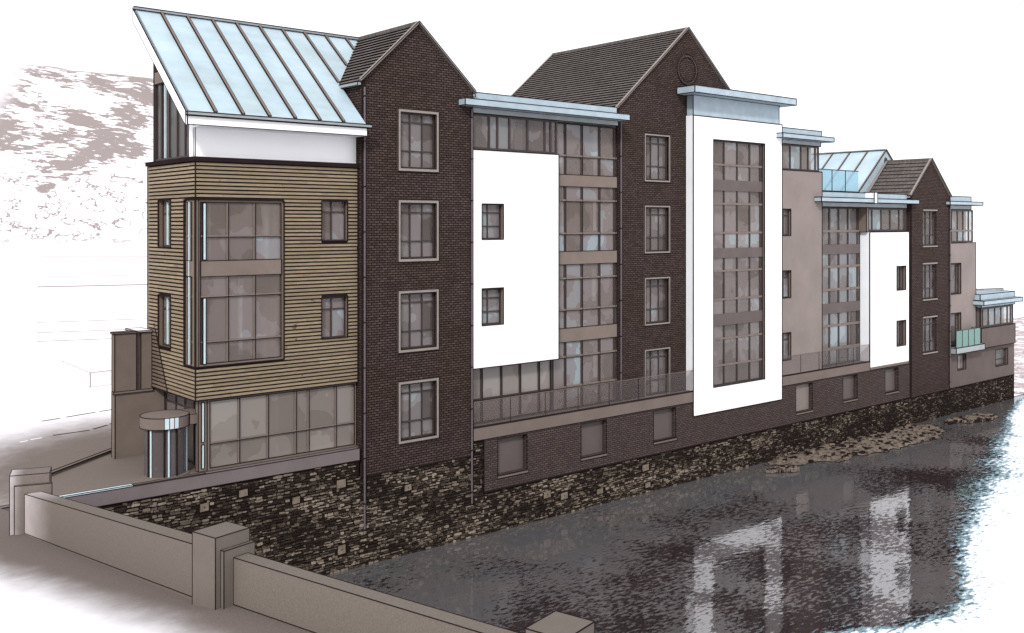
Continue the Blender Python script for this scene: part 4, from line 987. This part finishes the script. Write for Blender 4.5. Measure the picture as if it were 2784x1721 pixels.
# ------------------------------------------------------------------ brick podium with terrace
pd = thing('brick_podium', 'long low brick base storey with square windows and a glass railed terrace on top', 'building base', (48, 0, 1.95))
SQ = [(29.47, 31.29, 2.58, 4.30), (34.88, 36.70, 2.58, 4.30), (40.3, 42.12, 2.62, 4.30), (53.48, 55.29, 2.56, 4.30), (58.8, 60.55, 2.70, 4.30), (64.1, 65.86, 2.63, 4.28)]
m = MB(); wall(m, 28.66, 67.44, -0.02, 1.96, 4.40, SQ, 'brick_low', depth=0.30, ink=0.03, revmat='brick_low')
m.bar((28.66, -.03, 1.96), (67.4, -.03, 1.96), 0.05); m.bar((28.66, -.03, 1.96), (28.66, -.03, 4.4), 0.03)
m.build('wall', pd)
M['pane_blank'] = plain('blank_panel', (0.105, 0.082, 0.078), 0.08, 0.8, 0.5, 0.3)
M['pane_pale'] = plain('pale_blank_panel', (0.22, 0.18, 0.16), 0.08, 0.8, 0.5, 0.3)
for i, (a, b, c, d) in enumerate(SQ):
    f = MB(); f.box(a, a + .04, 0.2, 0.26, c, d, 'frame_dark'); f.box(b - .04, b, 0.2, 0.26, c, d, 'frame_dark'); f.box(a, b, 0.202, 0.258, d - .04, d, 'frame_dark'); f.box(a, b, 0.202, 0.258, c, c + .04, 'frame_dark')
    o = f.build('square_window', pd)
    p = MB(); p.poly([(a, .235, c), (b, .235, c), (b, .235, d), (a, .235, d)], 'pane_pale' if i == 3 else 'pane_blank'); p.build('pane', o)
    s_ = MB(); s_.box(a - .03, b + .05, -0.06, 0.05, c - .12, c - .004, 'beam', ink=0.022); s_.build('sill', o)
for a, b in ((28.0, 43.54), (51.99, 62.1)):
    m = MB(); m.box(a + .01, b, -0.05, 0.6, 4.405, 4.995, 'beam', ink=0.032); m.build('terrace_edge', pd)
m = MB(); m.box(62.12, 67.44, -0.03, 0.5, 4.405, 4.6, 'beam'); m.build('terrace_edge', pd)
def rail(parent, x0, x1, y, z0, z1, step, mat, ink=0.022, post='frame'):
    n = max(1, round((x1 - x0) / step))
    for i in range(n):
        a, b = x0 + (x1 - x0) * i / n, x0 + (x1 - x0) * (i + 1) / n
        m = MB(); m.box(a + .01, b - .01, y, y + .015, z0, z1, mat)
        m.bar((a, y, z0), (a, y, z1), ink); m.bar((a, y, z1), (b, y, z1), ink, post); m.bar((a, y - .01, z0 + .04), (b, y - .01, z0 + .04), ink * 1.4)
        m.build('glass_panel', parent)
rail(pd, 28.05, 43.55, -0.01, 5.0, 6.18, 2.2, 'rail_glass')
rail(pd, 52.0, 62.1, -0.01, 5.0, 6.18, 2.0, 'rail_glass')

# ------------------------------------------------------------------ white framed tower
wf = thing('white_framed_tower', 'tall projecting white frame around a full height window, under a blue grey slab roof', 'building', (47.8, 0, 3.6))
m = MB(); H0 = (45.33, 50.21, 5.04, 19.17)
wall(m, 43.57, 51.97, -0.05, 3.6, 20.43, [H0], 'white', depth=0.12, ink=0.045, revmat='frame')
m.poly([(43.57, -.05, 3.6), (43.57, .49, 3.6), (43.57, .49, 20.43), (43.57, -.05, 20.43)], 'white_soft'); m.poly([(51.97, -.05, 3.6), (51.97, .49, 3.6), (51.97, .49, 20.43), (51.97, -.05, 20.43)], 'white')
m.poly([(43.57, -.05, 3.6), (51.97, -.05, 3.6), (51.97, .49, 3.6), (43.57, .49, 3.6)], 'white'); m.poly([(43.57, -.05, 20.43), (51.97, -.05, 20.43), (51.97, .49, 20.43), (43.57, .49, 20.43)], 'white')
m.poly([(43.57, .49, 3.6), (51.97, .49, 3.6), (51.97, .49, 20.43), (43.57, .49, 20.43)], 'interior')
outline(m, [(43.57, -.05, 3.6), (51.97, -.05, 3.6), (51.97, -.05, 20.43), (43.57, -.05, 20.43)], 0.05); m.bar((43.57, .49, 3.6), (43.57, .49, 20.43), 0.04)
m.build('white_frame', wf)
m = MB(); hull(m, 49.4, 51.95, 0.5, 10, 5.0, 20.0, 'render2'); m.build('rear_wall', wf)
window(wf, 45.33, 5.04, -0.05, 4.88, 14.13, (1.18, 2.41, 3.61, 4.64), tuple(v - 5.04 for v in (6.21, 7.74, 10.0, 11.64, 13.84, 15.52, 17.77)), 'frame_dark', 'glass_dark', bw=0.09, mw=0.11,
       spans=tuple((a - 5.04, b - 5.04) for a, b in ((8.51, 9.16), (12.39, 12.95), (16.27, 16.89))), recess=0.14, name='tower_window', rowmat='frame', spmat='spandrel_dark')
m = MB(); m.box(43.62, 51.74, 0.0, 0.47, 20.435, 21.575, 'fascia', ink=0.04); m.build('fascia', wf)
m = MB(); m.box(42.79, 52.37, -0.8, 0.46, 21.58, 21.97, 'fascia', ink=0.045); m.build('roof_slab', wf)

# ------------------------------------------------------------------ grey rendered building
gr = thing('grey_rendered_building', 'plain grey rendered block directly right of the white framed tower, windows under its roof', 'building', (54, 0, 5.0), 'grey rendered blocks')
m = MB(); SW = [(51.98, 52.97, 5.95, 7.64), (51.98, 52.97, 9.79, 11.47), (51.98, 52.97, 13.63, 15.27)]
wall(m, 51.975, 56.40, 0.0, 5.0, 17.68, SW, 'render', depth=0.2, ink=0.045, revmat='frame'); hull(m, 51.98, 56.40, 0.0, 9.9, 5.0, 17.68, 'render')
outline(m, [(51.98, 0, 5), (56.4, 0, 5), (56.4, 0, 17.68), (51.98, 0, 17.68)], 0.05); m.build('wall', gr)
for a, b, c, d in SW: window(gr, a, c, 0.0, b - a, d - c, (0.4,), (1.25,), 'frame_dark', 'glass_dark', bw=0.07, mw=0.06, recess=0.14)
window(gr, 52.05, 17.70, 0.1, 4.2, 1.60, (1.05, 2.2, 3.0, 3.8), (), 'frame_dark', 'glass_blue', bw=0.1, mw=0.12, recess=0.02, name='clerestory_window')
flat_roof(gr, 51.4, 57.0, -0.5, 6, 19.60, 19.88, 52.0, 56.5, 20.3, 52.0, 56.4, 19.31, 0.045)
m = MB(); hull(m, 52.05, 56.3, 0.75, 5.9, 17.69, 19.6, 'interior', top=False); m.poly([(52.05, .75, 17.7), (56.3, .75, 17.7), (56.3, .75, 19.6), (52.05, .75, 19.6)], 'interior'); m.build('upper_storey_wall', gr)

# ------------------------------------------------------------------ second white panelled building, right
w2 = thing('white_panelled_building', 'smaller white panel with two narrow windows, projecting beside a dark glazed strip at right', 'building', (62, 0.2, 5.0))
m = MB(); SW = [(65.64, 66.93, 5.75, 7.54), (65.64, 66.93, 9.68, 11.38)]
wall(m, 62.12, 67.36, -0.02, 4.40, 13.80, SW, 'white', depth=0.3, ink=0.045, revmat='frame')
m.poly([(62.12, -.02, 4.4), (62.12, .72, 4.4), (62.12, .72, 13.8), (62.12, -.02, 13.8)], 'white_soft'); m.poly([(67.36, -.02, 4.4), (67.36, .72, 4.4), (67.36, .72, 13.8), (67.36, -.02, 13.8)], 'white')
m.poly([(62.12, -.02, 4.4), (67.36, -.02, 4.4), (67.36, .72, 4.4), (62.12, .72, 4.4)], 'white'); m.poly([(62.12, -.02, 13.8), (67.36, -.02, 13.8), (67.36, .72, 13.8), (62.12, .72, 13.8)], 'white')
outline(m, [(62.12, -.02, 4.4), (67.36, -.02, 4.4), (67.36, -.02, 13.8), (62.12, -.02, 13.8)], 0.06); m.build('white_panel', w2)
m = MB(); hull(m, 56.42, 67.40, 0.75, 9.5, 5.0, 15.75, 'render2'); m.build('rear_wall', w2)
for a, b, c, d in SW: window(w2, a, c, -0.02, b - a, d - c, (0.5, 0.9), (), 'frame_dark', 'glass_dim', bw=0.08, mw=0.07, recess=0.2)
window(w2, 62.2, 13.84, 0.12, 5.15, 1.60, (0.5, 1.7, 2.9, 4.1, 4.85), (), 'frame_dark', 'glass_blue', bw=0.12, mw=0.14, recess=0.02, name='clerestory_window')
window(w2, 56.42, 5.02, 0.6, 5.60, 10.43, tuple(v - 56.42 for v in (58.3, 59.4, 60.53, 61.69)), tuple(v - 5.02 for v in (6.12, 7.64, 10.01, 11.53, 13.87)), 'frame_dark', 'glass_grey', bw=0.1, mw=0.15,
       spans=tuple((a - 5.02, b - 5.02) for a, b in ((8.45, 9.11), (12.36, 12.98))), recess=0.04, name='glazed_strip', rowmat='frame', spmat='spandrel_dark')
interior(w2, 56.5, 61.95, 0.85, 5.0, 15.6, (5.0, 8.75, 12.65), (), 2.6, ((58.8, 59.3, 13.0, 15.3), (60.0, 60.4, 9.2, 12.2), (59.5, 60.2, 13.0, 15.2), (60.0, 60.6, 5.5, 8.3)))
flat_roof(w2, 55.55, 67.9, -0.5, 6, 15.77, 16.06, 56.45, 67.3, 16.45, 56.45, 67.3, 15.46, 0.05)
m = MB(); m.box(61.75, 62.15, -0.56, 0.2, 15.74, 16.48, 'white_soft', ink=0.05); m.build('fin', w2)
m = MB(); m.box(61.9, 62.18, 0.1, 0.7, 13.81, 15.45, 'frame', ink=0.04); m.build('corner_panel', w2)
rail(w2, 56.5, 61.3, 0.35, 16.46, 17.9, 1.6, 'rail_blue', 0.045, 'ink')

# ------------------------------------------------------------------ metal roofed building behind
zb = thing('metal_roofed_building', 'building set back behind the small brick gable, with a pale blue standing seam roof', 'building', (69.4, 7, 5.0))
m = MB(); m.box(66.6, 74.0, 9.6, 13.5, 5.0, 16.55, 'render'); m.build('wall', zb)
m = MB(); zx, zz, zy0, zy1 = 70.36, 19.95, 3.42, 14.0
for xe in (66.4, 74.3):
    m.poly([(xe, zy0, 16.62), (xe, zy1, 16.62), (zx, zy1, zz), (zx, zy0, zz)], 'zinc')
    y = zy0 + 0.02
    for k in range(8):
        a = Vector((xe, zy0 + k * 1.5, 16.64)); b = Vector((zx, zy0 + k * 1.5, zz + .02))
        m.bar(a, b, 0.10, 'frame', 0.08); m.bar(a + Vector((0, -.06, .02)), b + Vector((0, -.06, .02)), 0.045)
m.bar((zx, zy0, zz + .05), (zx, zy1, zz + .05), 0.14, 'fascia2', 0.1); m.bar((zx - .1, zy0, zz), (zx - .1, zy1, zz), 0.04)
ro = m.build('roof', zb)
m = MB(); m.poly([(66.4, zy0 + .03, 16.6), (74.3, zy0 + .03, 16.6), (zx, zy0 + .03, zz - .02)], 'fascia'); 
m.prism([(zx - .25 + .0, zy0 - .0, 19.0), (zx + .25, zy0, 19.0), (zx + .18, zy0, 19.3), (zx, zy0, 19.42), (zx - .18, zy0, 19.3)], (0, 0.02, 0), 'frame_dark'); m.build('gable_end', zb)

# ------------------------------------------------------------------ far grey block with balcony
g2b = thing('grey_rendered_building', 'narrow grey rendered block at the far right above a green glass balcony', 'building', (75.5, 0, 5.0), 'grey rendered blocks')
m = MB(); SW = [(73.5, 75.41, 9.02, 11.35), (73.5, 75.41, 5.05, 7.57)]
wall(m, 73.21, 77.88, 0.1, 5.0, 12.9, SW, 'render', depth=0.25, ink=0.05, revmat='frame'); hull(m, 73.21, 77.88, 0.1, 8.5, 5.0, 12.9, 'render')
outline(m, [(73.21, 0.1, 5), (77.88, 0.1, 5), (77.88, 0.1, 12.9), (73.21, 0.1, 12.9)], 0.05); m.build('wall', g2b)
for a, b, c, d in SW: window(g2b, a, c, 0.1, b - a, d - c, (1.45,), (), 'frame_dark', 'glass_dark', bw=0.1, mw=0.08, recess=0.16)
window(g2b, 73.3, 12.93, 0.12, 4.2, 2.50, (0.75, 1.7, 2.6, 3.5), (0.9,), 'frame_dark', 'glass_blue', bw=0.12, mw=0.12, recess=0.02, name='clerestory_window', rowmat='frame')
flat_roof(g2b, 72.7, 78.0, -0.4, 5, 15.78, 16.04, 73.25, 77.3, 16.45, 73.25, 77.3, 15.45, 0.05)
m = MB(); hull(m, 73.3, 77.5, 0.7, 5, 12.91, 15.78, 'interior', top=False); m.poly([(73.3, .7, 12.91), (77.5, .7, 12.91), (77.5, .7, 15.78), (73.3, .7, 15.78)], 'interior'); m.build('upper_storey_wall', g2b)
m = MB(); m.box(73.2, 77.85, -0.62, 0.0, 4.62, 5.06, 'fascia2', ink=0.045); bo = m.build('balcony', g2b)
n = 4
for i in range(n):
    a, b = 73.25 + 3.9 * i / n, 73.25 + 3.9 * (i + 1) / n
    q = MB(); q.box(a + .02, b - .02, -0.58, -0.56, 5.07, 6.35, 'rail_green'); q.bar((a, -.58, 5.07), (a, -.58, 6.35), 0.05, 'frame_dark'); q.bar((a, -.58, 6.35), (b, -.58, 6.35), 0.035, 'frame_dark'); q.build('glass_panel', bo)
q = MB(); q.box(77.15, 77.17, -0.56, 0.05, 5.07, 6.35, 'rail_green', ink=0.03); q.build('glass_panel', bo)

# ------------------------------------------------------------------ end pavilion
ep = thing('end_pavilion', 'low brown end building with a glazed upper band and stepped pale blue roof slabs', 'building', (80.5, 0, 1.95))
m = MB(); SW = [(74.67, 76.04, 3.2, 4.35), (81.05, 83.3, 2.9, 4.25)]
wall(m, 73.20, 84.47, 0.0, 1.96, 4.62, SW, 'render2', depth=0.3, ink=0.04); hull(m, 73.20, 84.47, 0.0, 8, 1.96, 4.62, 'render2')
m.bar((73.2, -.01, 1.96), (84.47, -.01, 1.96), 0.05)
m.build('lower_wall', ep)
for i, (a, b, c, d) in enumerate(SW): window(ep, a, c, 0.0, b - a, d - c, (), () if i == 0 else (0.5,), 'frame_dark', 'glass_dark' if i == 0 else 'glass_black', bw=0.06, recess=0.18, name='square_window')
m = MB(); m.box(77.95, 83.95, -0.3, 7.5, 4.625, 6.2, 'render2', ink=0.05); m.build('upper_wall', ep)
window(ep, 78.0, 6.22, -0.26, 5.75, 1.56, (0.35, 1.35, 2.45, 3.55, 4.7, 5.3), (), 'frame_dark', 'glass_blue', bw=0.14, mw=0.14, recess=0.02, name='band_window')
m = MB(); m.box(77.98, 83.7, 0.5, 7, 6.21, 7.8, 'interior'); m.box(77.95, 77.995, -.2, 7, 6.21, 7.79, 'render2', ink=0.05); m.build('inner_wall', ep)
m = MB(); m.box(77.4, 84.3, -0.75, 7.6, 8.05, 8.38, 'fascia', ink=0.05); ro = m.build('roof_slab', ep)
m = MB(); m.box(77.95, 83.9, -0.3, 7.4, 7.8, 8.045, 'fascia', ink=0.04); m.build('fascia', ro)
m = MB(); m.box(77.75, 83.9, -0.3, 7.4, 8.385, 8.85, 'fascia', ink=0.05); m.bar((78.0, 0.6, 9.1), (83.8, 0.6, 8.95), 0.12, 'fascia2'); m.bar((78.0, 0.6, 9.2), (83.8, 0.6, 9.05), 0.05); m.build('upper_slab', ro)

# ------------------------------------------------------------------ camera, sun, sky
cam = bpy.data.cameras.new('camera'); co = bpy.data.objects.new('camera', cam); COL.objects.link(co)
co.location = (0, -36, 14.37); co.rotation_euler = (math.radians(90), 0, math.radians(-40.15))
cam.sensor_width = 36; cam.lens = 35; cam.shift_y = (608 - 860.5) / 2784; cam.clip_start = 0.5; cam.clip_end = 12000
SC.camera = co
sd = Vector((-0.62, -0.54, 0.57)).normalized()
sun = bpy.data.lights.new('sun', 'SUN'); sun.energy = 2.6; sun.angle = math.radians(6); sun.color = (1.0, 0.975, 0.95)
so = bpy.data.objects.new('sun', sun); COL.objects.link(so); so.rotation_euler = sd.to_track_quat('Z', 'Y').to_euler(); so.location = (0, -30, 60)
W = bpy.data.worlds.new('World'); SC.world = W; W.use_nodes = True
nt = W.node_tree; nt.nodes.clear(); out = nt.nodes.new('ShaderNodeOutputWorld')
sky = nt.nodes.new('ShaderNodeTexSky'); sky.sky_type = 'NISHITA'; sky.sun_disc = False
sky.sun_elevation = math.asin(sd.z); sky.sun_rotation = math.atan2(sd.x, sd.y)
b1_ = nt.nodes.new('ShaderNodeBackground'); nt.links.new(sky.outputs[0], b1_.inputs[0]); b1_.inputs[1].default_value = 0.05
b2_ = nt.nodes.new('ShaderNodeBackground'); b2_.inputs[0].default_value = (1.0, 0.985, 0.995, 1); b2_.inputs[1].default_value = 1.03
ad = nt.nodes.new('ShaderNodeAddShader'); nt.links.new(b1_.outputs[0], ad.inputs[0]); nt.links.new(b2_.outputs[0], ad.inputs[1]); nt.links.new(ad.outputs[0], out.inputs[0])
SC.view_settings.view_transform = 'Standard'; SC.view_settings.look = 'None'; SC.view_settings.exposure = 0; SC.view_settings.gamma = 1
SC.render.engine = 'CYCLES'; SC.cycles.max_bounces = 6; SC.cycles.caustics_reflective = False; SC.cycles.caustics_refractive = False; SC.cycles.sample_clamp_indirect = 1.5; SC.cycles.blur_glossy = 0.5; SC.cycles.transparent_max_bounces = 12; SC.cycles.use_denoising = True
